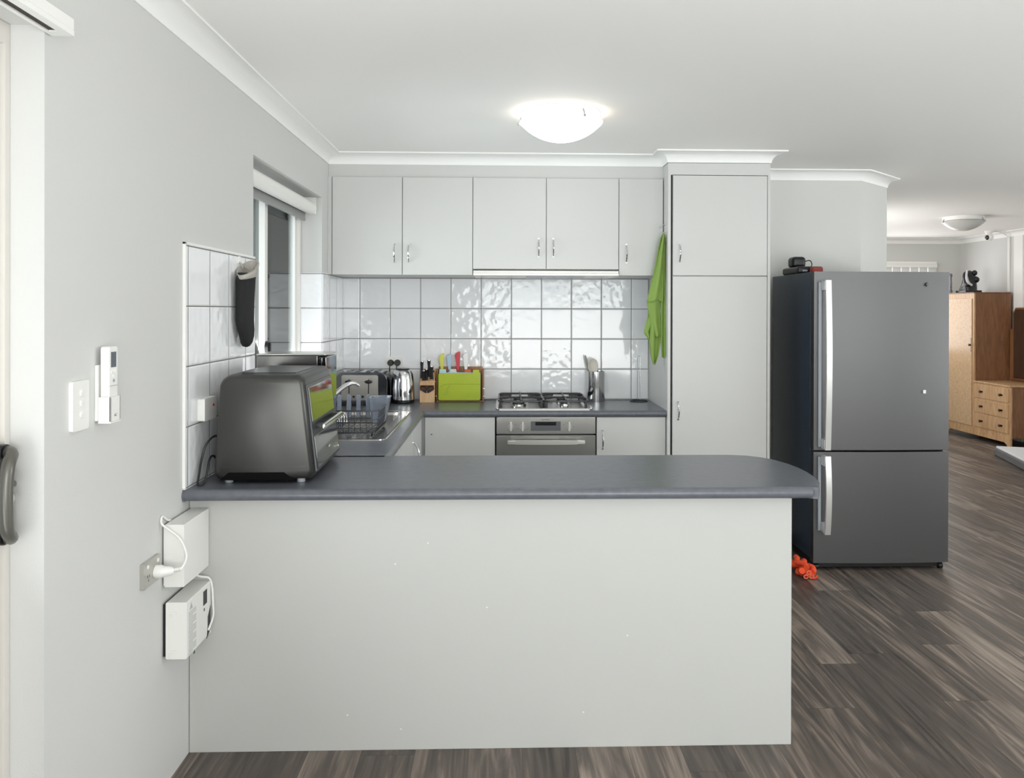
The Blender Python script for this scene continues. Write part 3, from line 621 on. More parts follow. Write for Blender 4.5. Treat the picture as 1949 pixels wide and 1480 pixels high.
# ------------------------------------------------------------------ cooktop & oven
ct = thing('gas_cooktop', 'stainless four-burner gas cooktop set in the back worktop', 'cooktop', (1.30, -.31, ZT))
CX0, CX1, CY0, CY1 = 1.012, 1.592, -.555, -.070
MB().prism(rrect(CX0, CX1, CY0, CY1, .02), ZT+.0003, ZT+.010, 'Z', .004).build('hob_plate', STEELH, ct)
zb = ZT+.010
for (x, y, r) in ((1.15, -.42, .048), (1.15, -.19, .036), (1.43, -.42, .028), (1.43, -.19, .036)):
    bn = MB().lathe([(0, zb), (r, zb), (r*.95, zb+.012), (r*.7, zb+.014), (0, zb+.014)], x, y, 28).build('burner', STEELH, ct)
    MB().lathe([(0, zb+.0142), (r*.8, zb+.0142), (r*.78, zb+.021), (0, zb+.023)], x, y, 28).build('burner_cap', IRON, bn)
def trivet(x0, x1, y0, y1):
    mb = MB(); zt = zb+.044; h = .010
    cs = rrect(x0, x1, y0, y1, .03, 3)
    mb.tube([(a, b_, zt-.004) for a, b_ in cs], .0062, 8, closed=True)
    for a, b_ in ((x0+.012, y0+.012), (x1-.012, y0+.012), (x0+.012, y1-.012), (x1-.012, y1-.012)): mb.box(a-.008, a+.008, b_-.008, b_+.008, zb, zt, .002)
    for a, c_ in ((x0, x0+.085), (x1-.085, x1)):
        mb.prism([(a, zt-.002), (c_, zt-.002), (c_-.012 if a == x0 else c_, zt-.030), (a if a == x0 else a+.012, zt-.030)], y1-.004, y1+.004, 'Y')
    for a in (x0+.012, x1-.012): mb.box(a-.004, a+.004, y0+.02, y1-.02, zt-.028, zt-.004)
    ym = (y0+y1)/2; xm = (x0+x1)/2
    mb.box(x0, x1, ym-.005, ym+.005, zt-.010, zt+.001, .001)
    for cy in ((y0+ym)/2, (y1+ym)/2):
        for dx, dy in ((1, 0), (-1, 0), (0, 1), (0, -1)):
            L_ = ((x1-x0) if dx else (ym-y0))/2
            a = Vector((xm+dx*L_, cy+dy*L_, zt-.002)); c_ = Vector((xm+dx*.022, cy+dy*.022, zt+.005))
            mb.tube([a, a.lerp(c_, .6)+Vector((0, 0, .006)), c_], [.006, .0055, .004], 8)
    return mb.build('trivet', IRON, ct, 'black enamelled pan support')
trivet(1.030, 1.297, -.54, -.085); trivet(1.303, 1.565, -.54, -.085)

ov = thing('built_in_oven', 'stainless built-in electric oven under the cooktop', 'oven', (1.31, -.3, .25))
OST = mat('oven_brushed_steel', (168, 166, 162), .3, 1, bump=.1, bscale=120, stretch=(1, 1, 25))
OX0, OX1, OY = 1.014, 1.606, -.588
MB().box(OX0+.01, OX1-.01, -.565, -.05, .26, .852).build('housing', BLACK, ov)
pnl = MB().box(OX0+.002, OX1-.002, OY, -.564, .757, .857, .002).build('control_panel', OST, ov)
ds = MB().box(1.220, 1.397, OY-.002, OY+.001, .776, .832, .001).build('display_panel', mat('grey_display', (96, 98, 100), .25), ov)
MB().box(1.247, 1.370, OY-.003, OY-.001, .808, .829).build('screen', BLACKG, ds)
for x in (1.101, 1.171, 1.447):
    kb = MB().tube([(x, OY, .80), (x, OY-.005, .80)], .017, 24).build('dial', STEEL, ov)
    MB().box(x-.006, x+.006, OY-.024, OY-.004, .776, .830, .003).build('dial_grip', mat('pale_grip', (214, 212, 206), .3, .4), kb)
mb = MB()
for x, z in ((1.135, .786), (1.145, .79), (1.130, .812), (1.205, .79), (1.198, .784), (1.415, .812), (1.475, .80), (1.447, .836)): mb.box(x-.0035, x+.0035, OY-.0006, OY, z-.0012, z+.0012)
mb.build('printed_markings', mat('print_grey', (90, 90, 90), .6), ov)
MB().box(1.283, 1.330, OY-.0006, OY, .8405, .8432).build('maker_mark', mat('print_grey2', (90, 90, 90), .6), ov)
dr_ = MB().box(OX0+.002, OX1-.002, OY, -.564, .28, .748, .002).build('oven_door', OST, ov)
MB().prism([(1.082, OY-.034)]+[(1.082+(.456)*t/10, OY-.046-.012*sin(pi*t/10)) for t in range(11)]+[(1.538, OY-.034), (1.50, OY-.030), (1.12, OY-.030)], .702, .725, 'Z', .004).build('door_handle', mat('handle_steel', (226, 224, 218), .3, .7), dr_)
for x in (1.115, 1.505): MB().box(x-.014, x+.014, OY-.034, OY, .710, .720, .002).build('handle_post', STEEL, dr_)
MB().box(OX0+.06, OX1-.06, OY-.001, OY+.001, .33, .60).build('door_glass', BLACKG, dr_)

# utensils
ux, uy = 1.663, -.085
u = thing('utensil_holder', 'tall stainless utensil canister right of the cooktop', 'canister', (ux, uy, ZT))
MB().lathe([(0, ZT), (.060, ZT), (.0605, ZT+.003), (.0605, ZT+.196), (.0585, ZT+.197), (.058, ZT+.19), (.057, ZT+.01), (0, ZT+.008)], ux, uy, 40).build('canister', mat('polished_steel', (205, 205, 206), .14, 1), u)
GU = mat('grey_nylon', (150, 146, 140), .4); BU = mat('beige_nylon', (206, 200, 188), .45)
s_ = thing('serving_spoon', 'beige cooking spoon, bowl upright in the steel canister', 'spoon', (ux-.01, uy, ZT+.01))
mb = MB()
mb.tube([(ux+.004, uy-.012, ZT+.02), (ux-.010, uy-.02, ZT+.19)], [.005, .006], 8); mb.build('handle', BU, s_)
mb = MB(); mb.grid(lambda a, b_: (ux-.020+.033*(2*a-1)*math.sqrt(max(.02, 1-(2*b_-1)**2)), uy-.026+.012*(1-((2*a-1)**2))*math.sqrt(max(0, 1-(2*b_-1)**2)), ZT+.232+.047*(2*b_-1)), 10, 12)
o = mb.build('bowl', BU, s_); solid(o, .003)
s_ = thing('spatula', 'grey nylon utensil handle leaning left out of the canister', 'utensil', (ux-.03, uy, ZT+.01))
mb = MB(); mb.tube([(ux-.01, uy+.03, ZT+.015), (ux-.045, uy+.020, ZT+.20), (ux-.062, uy+.022, ZT+.27), (ux-.068, uy+.024, ZT+.298)], [.004, .007, .0085, .006], 10); mb.build('handle', GU, s_)
px_, py_ = 1.945, -.095
ph = thing('paper_towel_holder', 'chrome wire paper towel stand beside the pantry side', 'paper towel holder', (px_, py_, ZT))
mb = MB(); mb.tube([(px_+.058*cos(2*pi*k/28), py_+.058*sin(2*pi*k/28), ZT+.003) for k in range(28)], .003, 8, closed=True)
mb.tube([(px_-.058, py_, ZT+.0035), (px_+.058, py_, ZT+.0035)], .0025, 8); mb.build('base_ring', WIRE, ph)
mb = MB(); mb.tube([(px_-.0085, py_, ZT+.004), (px_-.0085, py_, ZT+.285)]+[(px_+.0085*cos(R(a)), py_, ZT+.287+.010*sin(R(a))) for a in (150, 120, 90, 60, 30)]+[(px_+.0085, py_, ZT+.285), (px_+.0085, py_, ZT+.004)], .0024, 8); mb.build('upright_loop', CHROME, ph)

# tea towel on hook on the pantry side
hk = thing('towel_hook', 'chrome double hook on the pantry side above the towel', 'hook', (2.02, -.54, 1.98))
mb = MB(); mb.box(2.0265, 2.0288, -.552, -.532, 1.955, 2.01, .0008)
mb.tube(smooth_path([(2.026, -.542, 2.0), (2.012, -.542, 2.004), (2.002, -.542, 1.985), (1.992, -.542, 1.995)], 5), .0032, 8)
mb.tube(smooth_path([(2.026, -.542, 1.965), (2.012, -.542, 1.955), (2.005, -.542, 1.962)], 4), .0032, 8); mb.build('hook', CHROME, hk)
TW = mat('lime_terry_cloth', (138, 166, 84), .9, bump=.9, bscale=420)
def TWp(x, y, d=0): return (2.026+(x-1269.5)/318, -.545+d, 1.98-(y-435)/318)
mb = MB()
def strip(rows, nu, amp, fr, dep, ph=0):
    # rows: (y, xl, xr) on the cloth drop; interpolated, with vertical pleats
    def f(a, b_):
        t = b_*(len(rows)-1); i = min(int(t), len(rows)-2); q = t-i; q = q*q*(3-2*q) if 0 else q
        y = rows[i][0]+(rows[i+1][0]-rows[i][0])*q; xl = rows[i][1]+(rows[i+1][1]-rows[i][1])*q; xr = rows[i][2]+(rows[i+1][2]-rows[i][2])*q
        return TWp(xl+(xr-xl)*a, y+2.0*sin(a*fr+ph), dep+amp*sin(a*fr+ph+b_*1.5))
    mb.grid(f, nu, 36)
strip([(447, 1262, 1267), (470, 1256, 1267), (520, 1247, 1266), (560, 1237, 1265), (572, 1235, 1264)], 14, .016, 8, -.022)
strip([(570, 1235, 1262), (590, 1238, 1261), (615, 1243, 1262), (640, 1252, 1262)], 12, .012, 7, -.006, 1)
strip([(450, 1262, 1267), (560, 1242, 1262), (600, 1238, 1256), (620, 1233, 1250), (632, 1230, 1244), (644, 1239, 1241)], 12, .010, 7, .014, .4)
strip([(500, 1256, 1266), (600, 1243, 1260), (650, 1240, 1261), (675, 1243, 1257), (692, 1247, 1251)], 14, .014, 7, .004, 2)
strip([(447, 1264, 1268), (560, 1262, 1269), (640, 1261, 1270), (670, 1262, 1270.5), (680, 1263, 1270)], 10, .008, 8, -.004, 3)
ob = mb.build('tea_towel', TW, ang=80); solid(ob, .0035, 0); tag(ob, 'lime green tea towel hanging from a hook beside the pantry', 'towel')

# ------------------------------------------------------------------ appliances on the peninsula
OVN = mat('gunmetal_shell', (78, 78, 76), .36, .75, bump=.06, bscale=80, aniso=.2)
OVD = mat('dark_gunmetal', (62, 64, 67), .3, .6)
to = thing('toaster_oven', 'large gunmetal toaster oven side-on at the wall end of the peninsula', 'toaster oven', (.24, -2.34, ZT))
yN, yF = -2.60, -2.10
zb0 = ZT+.012
def sec(y, k=1.0):
    # cross-section in X-Z (front of the oven faces +X), slightly tapered to the top
    pts = []
    r = .045
    xl0, xr0, xl1, xr1, zt = .060, .402, .078, .366, ZT+.372
    B_ = [(xl0, zb0+.02), (xl1, zt, ), (xr1, zt), (xr0, zb0+.02)]
    pts += [(xl0+.015, zb0), (xl0, zb0+.02)]
    for t in range(7):
        a = R(180-15*t); pts.append((xl1+r+r*cos(a), zt-r+r*sin(a)))
    for t in range(7):
        a = R(90-13*t); pts.append((xr1-r*.6+r*.6*cos(a), zt-r*.6+r*.6*sin(a)))
    pts += [(xr0, zb0+.02), (xr0-.015, zb0)]
    return [(a, y, b_) for a, b_ in pts]
def shrink(ring, cx, cz, s): return [((a-cx)*s+cx, y, (b_-cz)*s+cz) for a, y, b_ in ring]
rings = []
cx_, cz_ = .23, ZT+.19
for dy, s in ((0, .90), (.004, .94), (.012, .972), (.024, .992), (.04, 1)): rings.append(shrink(sec(yN+dy), cx_, cz_, s))
for dy, s in ((.04, 1), (.02, .99), (.006, .965), (0, .93)): rings.append(shrink(sec(yF-dy), cx_, cz_, s))
MB().loft(rings).build('shell', OVN, to, ang=50)
MB().prism([(.085, ZT+.014), (.115, ZT+.040), (.30, ZT+.040), (.335, ZT+.014)], yN-.0015, yN+.01, 'Y', .001).build('vent_recess', mat('matt_black', (12, 12, 12), .9, spec=.1), to)
MB().box(.082, .375, yN-.0005, yN+.002, ZT+.058, ZT+.0592).build('seam', OVD, to)
# front (faces +X) : slanted panel
def fx(z): return .402+(.364-.402)*(z-zb0-.02)/(ZT+.372-.027-zb0-.02)
def fpanel(y0, y1, z0, z1, d0, d1):
    mb = MB(); lo = [(fx(z0)+d0, z0), (fx(z0)+d1, z0), (fx(z1)+d1, z1), (fx(z1)+d0, z1)]
    mb.prism(lo, y0, y1, 'Y', .002); return mb
fpanel(yN+.03, yF-.03, ZT+.035, ZT+.335, -.004, .006).build('door', OVD, to)
fpanel(yN+.045, yF-.05, ZT+.205, ZT+.325, .004, .0085).build('upper_glass', BLACKG, to)
fpanel(yN+.045, yF-.05, ZT+.045, ZT+.155, .004, .0085).build('lower_glass', BLACKG, to)
zc = ZT+.185
hb = MB().box(fx(zc)+.030, fx(zc)+.042, yN+.07, yF-.07, zc-.009, zc+.009, .004).build('handle_bar', CHROME, to)
for y in (yN+.10, yF-.10): MB().box(fx(zc)+.004, fx(zc)+.032, y-.012, y+.012, zc-.008, zc+.008, .002).build('handle_post', BLACK, hb)
MB().box(fx(ZT+.07)+.0086, fx(ZT+.07)+.0092, -2.36, -2.33, ZT+.085, ZT+.090).build('maker_mark', WPL, to)
MB().box(.14, .325, yN+.07, yF-.06, ZT+.3715, ZT+.3745, .001).build('warming_lid', OVD, to, 'flat warming tray on top')
for x in (.105, .35):
    for y in (yN+.04, yF-.04): MB().lathe([(0, ZT+.0003), (.014, ZT+.0003), (.014, zb0+.001), (0, zb0+.001)], x, y, 14).build('foot', GPL, to)
MB().tube(smooth_path([(.076, -2.50, ZT+.13), (.05, -2.53, ZT+.155), (.028, -2.56, ZT+.13), (.018, -2.575, ZT+.085), (.018, -2.60, ZT+.04), (.022, -2.625, ZT+.006), (.036, -2.61, ZT+.006), (.042, -2.595, ZT+.04), (.045, -2.58, ZT+.08), (.05, -2.555, ZT+.09), (.065, -2.53, ZT+.06), (.085, -2.51, ZT+.04)], 7), .0038, 8).build('power_cord', BLACK, to)

# shiny steel appliance behind
zt2 = 1.300
ap = thing('countertop_appliance', 'boxy stainless steel appliance standing behind the toaster oven', 'appliance', (.17, -1.90, ZT))
MB().box(.038, .286, -2.005, -1.79, ZT+.012, zt2, .004).build('housing', mat('dark_brushed_steel', (120, 120, 118), .22, 1), ap)
MB().box(.286, .322, -2.000, -1.795, ZT+.02, zt2-.004, .006).build('front_panel', BLACKG, ap, 'glossy black front panel')
MB().box(.300, .304, -2.0035, -2.000, ZT+.03, zt2-.01).build('chrome_strip', CHROME, ap)
MB().box(.036, .318, -2.009, -1.788, zt2, zt2+.007, .002).build('top_plate', mat('bright_top', (210, 210, 206), .25, .9), ap)
for x in (.07, .27):
    for y in (-1.98, -1.82): MB().lathe([(0, ZT), (.012, ZT), (.012, ZT+.013), (0, ZT+.013)], x, y, 12).build('foot', BLACK, ap)

# ------------------------------------------------------------------ things on the left wall
mt = thing('oven_mitt', 'black quilted oven mitt with grey cuff hanging on the wall tiles', 'oven mitt', (.04, -2.16, 1.5))
QT = mat('black_quilted_cotton', (30, 30, 32), .9, bump=1, bscale=90); GC = mat('grey_cuff_cotton', (176, 172, 164), .9, bump=.6, bscale=200)
def mring(z, cy, ry, cx, rx, w=0):
    return [(cx+rx*cos(2*pi*k/28)*(1+.06*sin(5*2*pi*k/28+z*40)), cy+ry*sin(2*pi*k/28), z) for k in range(28)]
rows = [(1.632, -2.165, .072, .046, .030), (1.60, -2.165, .074, .042, .031), (1.56, -2.165, .073, .040, .029), (1.50, -2.162, .074, .038, .028), (1.45, -2.16, .074, .038, .028), (1.41, -2.155, .066, .040, .026), (1.385, -2.15, .056, .040, .024), (1.36, -2.145, .042, .038, .020), (1.345, -2.142, .024, .036, .013), (1.341, -2.14, .006, .036, .004)]
MB().loft([mring(z, cy, ry, cx, rx) for z, cy, ry, cx, rx in rows]).build('mitten', QT, mt, ang=70)
MB().loft([[(x_, y_, z_+.45*(y_+2.165)*k_) for x_, y_, z_ in mring(z, -2.165, ry, cx, rx)] for z, ry, cx, rx, k_ in ((1.618, .074, .046, .032, .4), (1.645, .077, .050, .037, 1), (1.654, .076, .050, .037, 1), (1.655, .068, .050, .030, 1), (1.62, .058, .047, .022, .8), (1.60, .02, .047, .01, .5))]).build('cuff', GC, mt, 'grey cotton cuff')
MB().tube(smooth_path([(.03, -2.16, 1.652), (.016, -2.15, 1.672), (.010, -2.145, 1.678), (.020, -2.14, 1.666), (.05, -2.15, 1.65)], 4), .003, 8).build('hanging_loop', GC, mt)
sh = thing('wall_hook', 'small white hook carrying the black oven mitt', 'hook', (.01, -2.145, 1.68))
MB().box(.008, .0115, -2.157, -2.133, 1.672, 1.70, .001).tube([(.010, -2.145, 1.68), (.024, -2.145, 1.674), (.026, -2.145, 1.684)], .003, 8).build('hook', WPL, sh)

def plate(name, label, cat, y0, y1, z0, z1, x0=0, t=.010, m=WPL, group=None):
    o = thing(name, label, cat, (x0, (y0+y1)/2, (z0+z1)/2), group)
    MB().prism(rrect(y0, y1, z0, z1, .005), x0, x0+t, 'X', .0025).build('plate', m, o); return o
o = plate('power_outlet', 'white power outlet on the side wall tiles left of the toaster oven', 'power outlet', -2.575, -2.46, 1.105, 1.182, .008, .024)
MB().box(.032, .034, -2.50, -2.488, 1.15, 1.158).build('indicator', mat('red_indicator', (190, 60, 50), .4), o)
o = plate('light_switch', 'white three-button light switch on the left wall', 'light switch', -3.385, -3.308, 1.190, 1.312)
for z in (1.281, 1.256, 1.228):
    MB().lathe([(0, 0)], 0, 0, 3) if 0 else None
    MB().tube([(.009, -3.345, z), (.0135, -3.345, z)], .0075, 18).build('button', WPL, o)
rh = thing('remote_holder', 'white wall cradle holding the air conditioner remote', 'holder', (0, -3.25, 1.24))
mb = MB(); mb.box(0, .008, -3.262, -3.215, 1.200, 1.345, .002); mb.box(.008, .040, -3.259, -3.255, 1.198, 1.262, .001); mb.box(.008, .040, -3.209, -3.205, 1.198, 1.262, .001); mb.box(.036, .040, -3.259, -3.205, 1.198, 1.262, .001); mb.box(.008, .040, -3.259, -3.205, 1.194, 1.198)
mb.build('cradle', WPL, rh)
txt('AC', .010, (.0402, -3.232, 1.210), Matrix.Rotation(R(90), 3, 'Z')@Matrix.Rotation(R(90), 3, 'X'), mat('print_dark', (70, 70, 70), .6), rh)
rm = thing('remote_control', 'white air conditioner remote with grey screen in the wall cradle', 'remote control', (.02, -3.232, 1.2))
MB().prism(rrect(-3.2535, -3.2105, 1.200, 1.392, .006), .012, .0345, 'X', .003).build('body', WPL, rm)
MB().box(.0343, .0350, -3.246, -3.218, 1.338, 1.378).build('screen', mat('lcd_grey', (86, 92, 98), .2), rm)
MB().box(.0345, .0355, -3.2535, -3.2105, 1.2895, 1.2905).build('lid_seam', GPL, rm)
for y, z, r in ((-3.243, 1.325, .004), (-3.232, 1.328, .004), (-3.221, 1.328, .004), (-3.232, 1.315, .0035)): MB().tube([(.0343, y, z), (.036, y, z)], r, 12).build('button', WPL, rm)
MB().tube([(.0343, -3.232, 1.303), (.0362, -3.232, 1.303)], .0045, 14).build('round_key', GPL, rm, 'grey round key')

o = plate('power_outlet', 'grey double power outlet low on the left wall with white plug', 'power outlet', -3.000, -2.885, .672, .748, 0, .012, mat('silver_plate', (186, 184, 178), .3, .5))
for y in (-2.975, -2.905): MB().box(.012, .0145, y-.006, y+.006, .728, .739, .001).build('rocker_switch', WPL, o)
mb = MB()
for dy, dz in ((-.006, .004), (.006, .004), (0, -.008)): mb.box(.0118, .0125, -2.968+dy-.001, -2.968+dy+.001, .70+dz-.004, .70+dz+.004)
mb.build('socket_slots', BLACK, o)
pg = thing('power_plug', 'white plug in the low outlet on the left wall', 'plug', (.02, -2.915, .70))
MB().tube([(.0125, -2.92, .702), (.030, -2.92, .702), (.036, -2.92, .702), (.052, -2.915, .702), (.06, -2.91, .702)], [.020, .020, .0165, .014, .010], 18).build('body', WPL, pg)
mb = MB()
for k in range(5): mb.tube([(.058+k*.004, -2.908+k*.003, .702), (.060+k*.004, -2.9065+k*.003, .702)], .0068, 12)
mb.tube([(.055, -2.91, .702), (.078, -2.893, .703)], .0042, 10); mb.build('strain_relief', WPL, pg)
MB().tube(smooth_path([(.078, -2.893, .703), (.086, -2.885, .72), (.085, -2.875, .745), (.062, -2.865, .785), (.03, -2.862, .81), (.008, -2.865, .83), (.0045, -2.862, .845), (.0045, -2.85, .850), (.006, -2.82, .832), (.006, -2.80, .826)], 7), .0035, 8).build('cord', WPL, pg)

b1 = thing('wiring_box', 'plain white wiring enclosure below the peninsula worktop, upper of the two', 'box', (.05, -2.75, .63))
MB().box(.008, .068, -2.848, -2.634, .630, .824, .0025).box(.004, .008, -2.844, -2.638, .634, .820).build('cover', WPL, b1)
MB().box(.0005, .004, -2.838, -2.64, .638, .816).build('back_plate', BLACK, b1)
b2 = thing('wiring_box', 'white network box with printed text and dark label, lower of the two', 'box', (.05, -2.75, .38))
b2r = MB().prism(rrect(.010, .075, .405, .581, .004), -2.842, -2.634, 'Y', .002).build('cover', WPL, b2)
MB().box(.0005, .010, -2.838, -2.64, .412, .574).build('back_plate', BLACK, b2)
mb = MB()
mb.box(.034, .0352, -2.8424, -2.842, .405, .581)
for z in (.545, .425): mb.box(.022, .044, -2.8445, -2.842, z, z+.007, .001).box(.022, .028, -2.8455, -2.842, z-.012, z+.001, .001)
mb.build('clip', WPL, b2)
PG = mat('print_pale_grey', (188, 188, 186), .6); PD = mat('print_black', (52, 52, 54), .5)
mb = MB()
for k in range(24): z = .412+k*.0056; mb.box(.075, .0754, -2.828, -2.770+(.004 if k % 5 else -.022), z, z+.0026)
mb.build('printed_text', PG, b2)
MB().box(.075, .0756, -2.705, -2.672, .520, .566).build('label_sticker', PD, b2, 'black label sticker')
mb = MB(); mb.prism([(-2.820, .549), (-2.795, .549), (-2.8075, .571)], .075, .0754, 'X'); mb.build('warning_symbol', PG, b2)
MB().box(.075, .0754, -2.70, -2.692, .50, .510).build('printed_symbol', PD, b2); MB().prism([(-2.79, .398), (-2.775, .398), (-2.782, .41)], .075, .0754, 'X').build('printed_symbol', PD, b2); MB().prism([(-2.675, .40), (-2.640, .42), (-2.640, .50), (-2.665, .47), (-2.665, .44)], .0745, .0756, 'X').build('dark_sticker', PD, b2)
MB().tube(smooth_path([(.03, -2.70, .628), (.05, -2.665, .604), (.072, -2.645, .592), (.080, -2.638, .56), (.083, -2.637, .50), (.083, -2.638, .46), (.077, -2.665, .425)], 6), .0035, 8).build('cable', WPL, b2)

hr = thing('vertical_blind_track', 'white blind headrail mounted above the left glass door', 'blind track', (.05, -4.4, 2.15))
mb = MB(); hy0, hy1 = -6.0, -3.468
mb.box(.003, .056, hy0, hy1, 2.134, 2.162, .003); mb.box(.003, .014, hy0, hy1, 2.122, 2.1345, .001); mb.box(.034, .056, hy0, hy1, 2.122, 2.1345, .001); mb.box(.014, .034, hy1-.030, hy1, 2.1225, 2.1345)
mb.build('rail', WPL, hr)
MB().box(.014, .034, hy0+.01, hy1-.031, 2.126, 2.1342).build('channel', mat('dark_channel', (60, 54, 48), .7), hr)
for yy in (-3.60, -4.5): MB().box(.0005, .030, yy, yy+.025, 2.1615, 2.176, .001).build('bracket', GPL, hr)

# ------------------------------------------------------------------ ceiling lights
OPAL = mat('opal_glass_lit', (255, 250, 242), .3, emit=4.5)
OPALO = mat('opal_glass_unlit', (196, 196, 192), .25)
def ceiling_light(cx, cy, glass, label):
    o = thing('ceiling_light', label, 'ceiling light', (cx, cy, CH), 'round dome ceiling lights')
    MB().lathe([(0, CH-.0005), (.186, CH-.0005), (.190, CH-.012), (.190, CH-.040), (.184, CH-.044), (0, CH-.044)], cx, cy, 48).build('ceiling_plate', WHITE, o)
    pr = [(.198, CH-.046), (.196, CH-.050)]+[(.262*sin(R(a)), CH-.138+.262*(1-cos(R(a)))) for a in (46, 42, 37, 32, 27, 22, 17, 12, 7, 3)]+[(.0, CH-.138)]
    dm = MB().lathe(pr, cx, cy, 56).build('glass_dome', glass, o)
    for a in (175, 55, -62):
        x, y = cx+.197*cos(R(a)), cy+.197*sin(R(a)); x2, y2 = cx+.188*cos(R(a)), cy+.188*sin(R(a))
        MB().tube([(x2, y2, CH-.02), (x, y, CH-.036), (x+.004*cos(R(a)), y+.004*sin(R(a)), CH-.054)], .004, 8).ball((x+.005*cos(R(a)), y+.005*sin(R(a)), CH-.052), .007).build('clip', GPL, o, 'small metal clip')
    return o
ceiling_light(1.328, -1.525, OPAL, 'lit round dome ceiling light over the kitchen')
ceiling_light(5.64, 2.55, OPALO, 'unlit round dome ceiling light in the far room')

# ------------------------------------------------------------------ fridge
FS = mat('fridge_steel', (108, 108, 109), .36, 1, bump=.05, bscale=200, stretch=(1, 1, 30))
FN = mat('navy_fridge_side', (43, 54, 68), .25)
fr = thing('refrigerator', 'tall two-door stainless refrigerator with navy side panels', 'refrigerator', (3.23, -.4, 0))
fx0, fx1, fyf = 2.836, 3.622, -.80
MB().box(fx0, fx1, -.735, -.075, .06, 1.716, .004).build('cabinet_body', FN, fr, 'dark navy side panel')
def curved_door(z0, z1):
    n = 16; pts = [(fx0+(fx1-fx0)*i/n, fyf-.012*sin(pi*i/n)+.008) for i in range(n+1)]
    pts = [(fx0, fyf+.016)]+pts[0:]+[(fx1, fyf+.016), (fx1, -.742), (fx0, -.742)]
    return MB().prism(pts, z0, z1, 'Z').build('door', FS, fr, 'stainless door', ang=25)
ud = curved_door(.694, 1.716); ld = curved_door(.045, .682)
MB().box(fx0+.01, fx1-.01, -.742, -.735, .05, 1.70).build('door_gasket', BLACK, fr)
HB = mat('satin_handle', (224, 224, 222), .3, .7)
for dr2, z0, z1 in ((ud, .703, 1.665), (ld, .225, .668)):
    n = 12; x = fx0+.055; yb = fyf
    rings = []
    for i in range(n+1):
        t = i/n; z = z0+(z1-z0)*t; bow = .018*sin(pi*t)
        rings.append([(x-.016, yb-.052-bow, z), (x+.016, yb-.052-bow, z), (x+.016, yb-.064-bow, z), (x-.016, yb-.064-bow, z)])
    h = MB().loft(rings).build('handle', HB, dr2, 'long satin steel handle')
    MB().box(x-.034, x-.018, yb-.010, yb+.004, z0+.01, z1-.01, .003).build('handle_trim', GPL, dr2)
    for z in (z0+.03, z1-.03): MB().box(x-.018, x+.010, yb-.054, yb+.004, z-.028, z+.028, .004).build('handle_mount', HB, dr2)
MB().prism([(3.487, 1.633), (3.497, 1.644), (3.487, 1.655), (3.477, 1.644)], fyf-.009, fyf+.003, 'Y').build('badge', mat('badge_grey', (96, 98, 100), .3, .8), ud, 'small diamond badge')
MB().box(3.466, 3.482, fyf-.006, fyf+.002, 1.018, 1.038, .001).build('indicator_tag', WPL, ud, 'small white square')
MB().box(fx0+.02, fx1-.02, -.76, -.10, .012, .06).build('plinth', BLACK, fr)
for x in (fx0+.03, fx1-.03): MB().tube([(x-.012, -.755, .017), (x+.012, -.755, .017)], .017, 14).build('castor', BLACK, fr)
# things on the fridge
TP = 1.7163
bg1 = thing('black_pouch', 'rounded black camera pouch sitting on top of the fridge', 'pouch', (2.90, -.42, TP))
MB().box(2.868, 2.955, -.36, -.26, TP+.045, TP+.115, .022, 4).build('case', BLACK, bg1)
MB().tube(smooth_path([(2.952, -.34, TP+.085), (2.975, -.36, TP+.09), (2.985, -.37, TP+.07), (2.98, -.37, TP+.045)], 5), .003, 8).build('strap', BLACK, bg1)
bg1.location = (2.90, -.42, TP)
bg2 = thing('black_case', 'flat black case under the pouch on top of the fridge', 'case', (2.93, -.4, TP))
MB().box(2.842, 3.00, -.52, -.24, TP, TP+.045, .014, 3).build('case', BLACK, bg2)
MB().box(2.87, 2.90, -.5225, -.5195, TP+.014, TP+.024).build('tag', GPL, bg2)
rp = thing('red_pouch', 'small dull red purse on the fridge beside the black pouch', 'purse', (3.0, -.45, TP))
MB().box(2.905, 2.965, -.600, -.535, TP, TP+.038, .010, 3).build('purse', mat('dull_red_leather', (150, 58, 52), .6), rp)
# orange cloth rolled on floor
oc_ = mat('orange_microfibre', (226, 78, 40), .9, bump=.8, bscale=200)
ob = thing('orange_cloth', 'bunched orange mop cloth on the floor beside the fridge', 'cloth', (2.77, -.8, 0))
mb = MB(); random.seed(3)
for k in range(7):
    a = k*.9; cx_, cz_ = 2.735+.022*(k % 3), .016+.026*(k//3)
    r_ = .014+.004*(k % 2)
    mb.tube(smooth_path([(cx_+r_*cos(a+i*1.1)*.9, -.93+i*.024, cz_+r_*.35*sin(a+i*1.3)) for i in range(8)], 3), r_, 10)
mb.tube([(2.775+.0038*t*cos(t*.9), -.945, .024+.003*t*sin(t*.9)) for t in range(8)], .006, 8)
mb.build('cloth', oc_, ob, ang=80)
mb = MB()
for k in range(3): mb.tube([(2.735+.016*k+.012*cos(2*pi*i/14), -.948, .018+.022*(k % 2)+.010*sin(2*pi*i/14)) for i in range(14)], .0024, 6, closed=True)
mb.build('hem', mat('pale_orange_hem', (238, 130, 100), .9), ob)

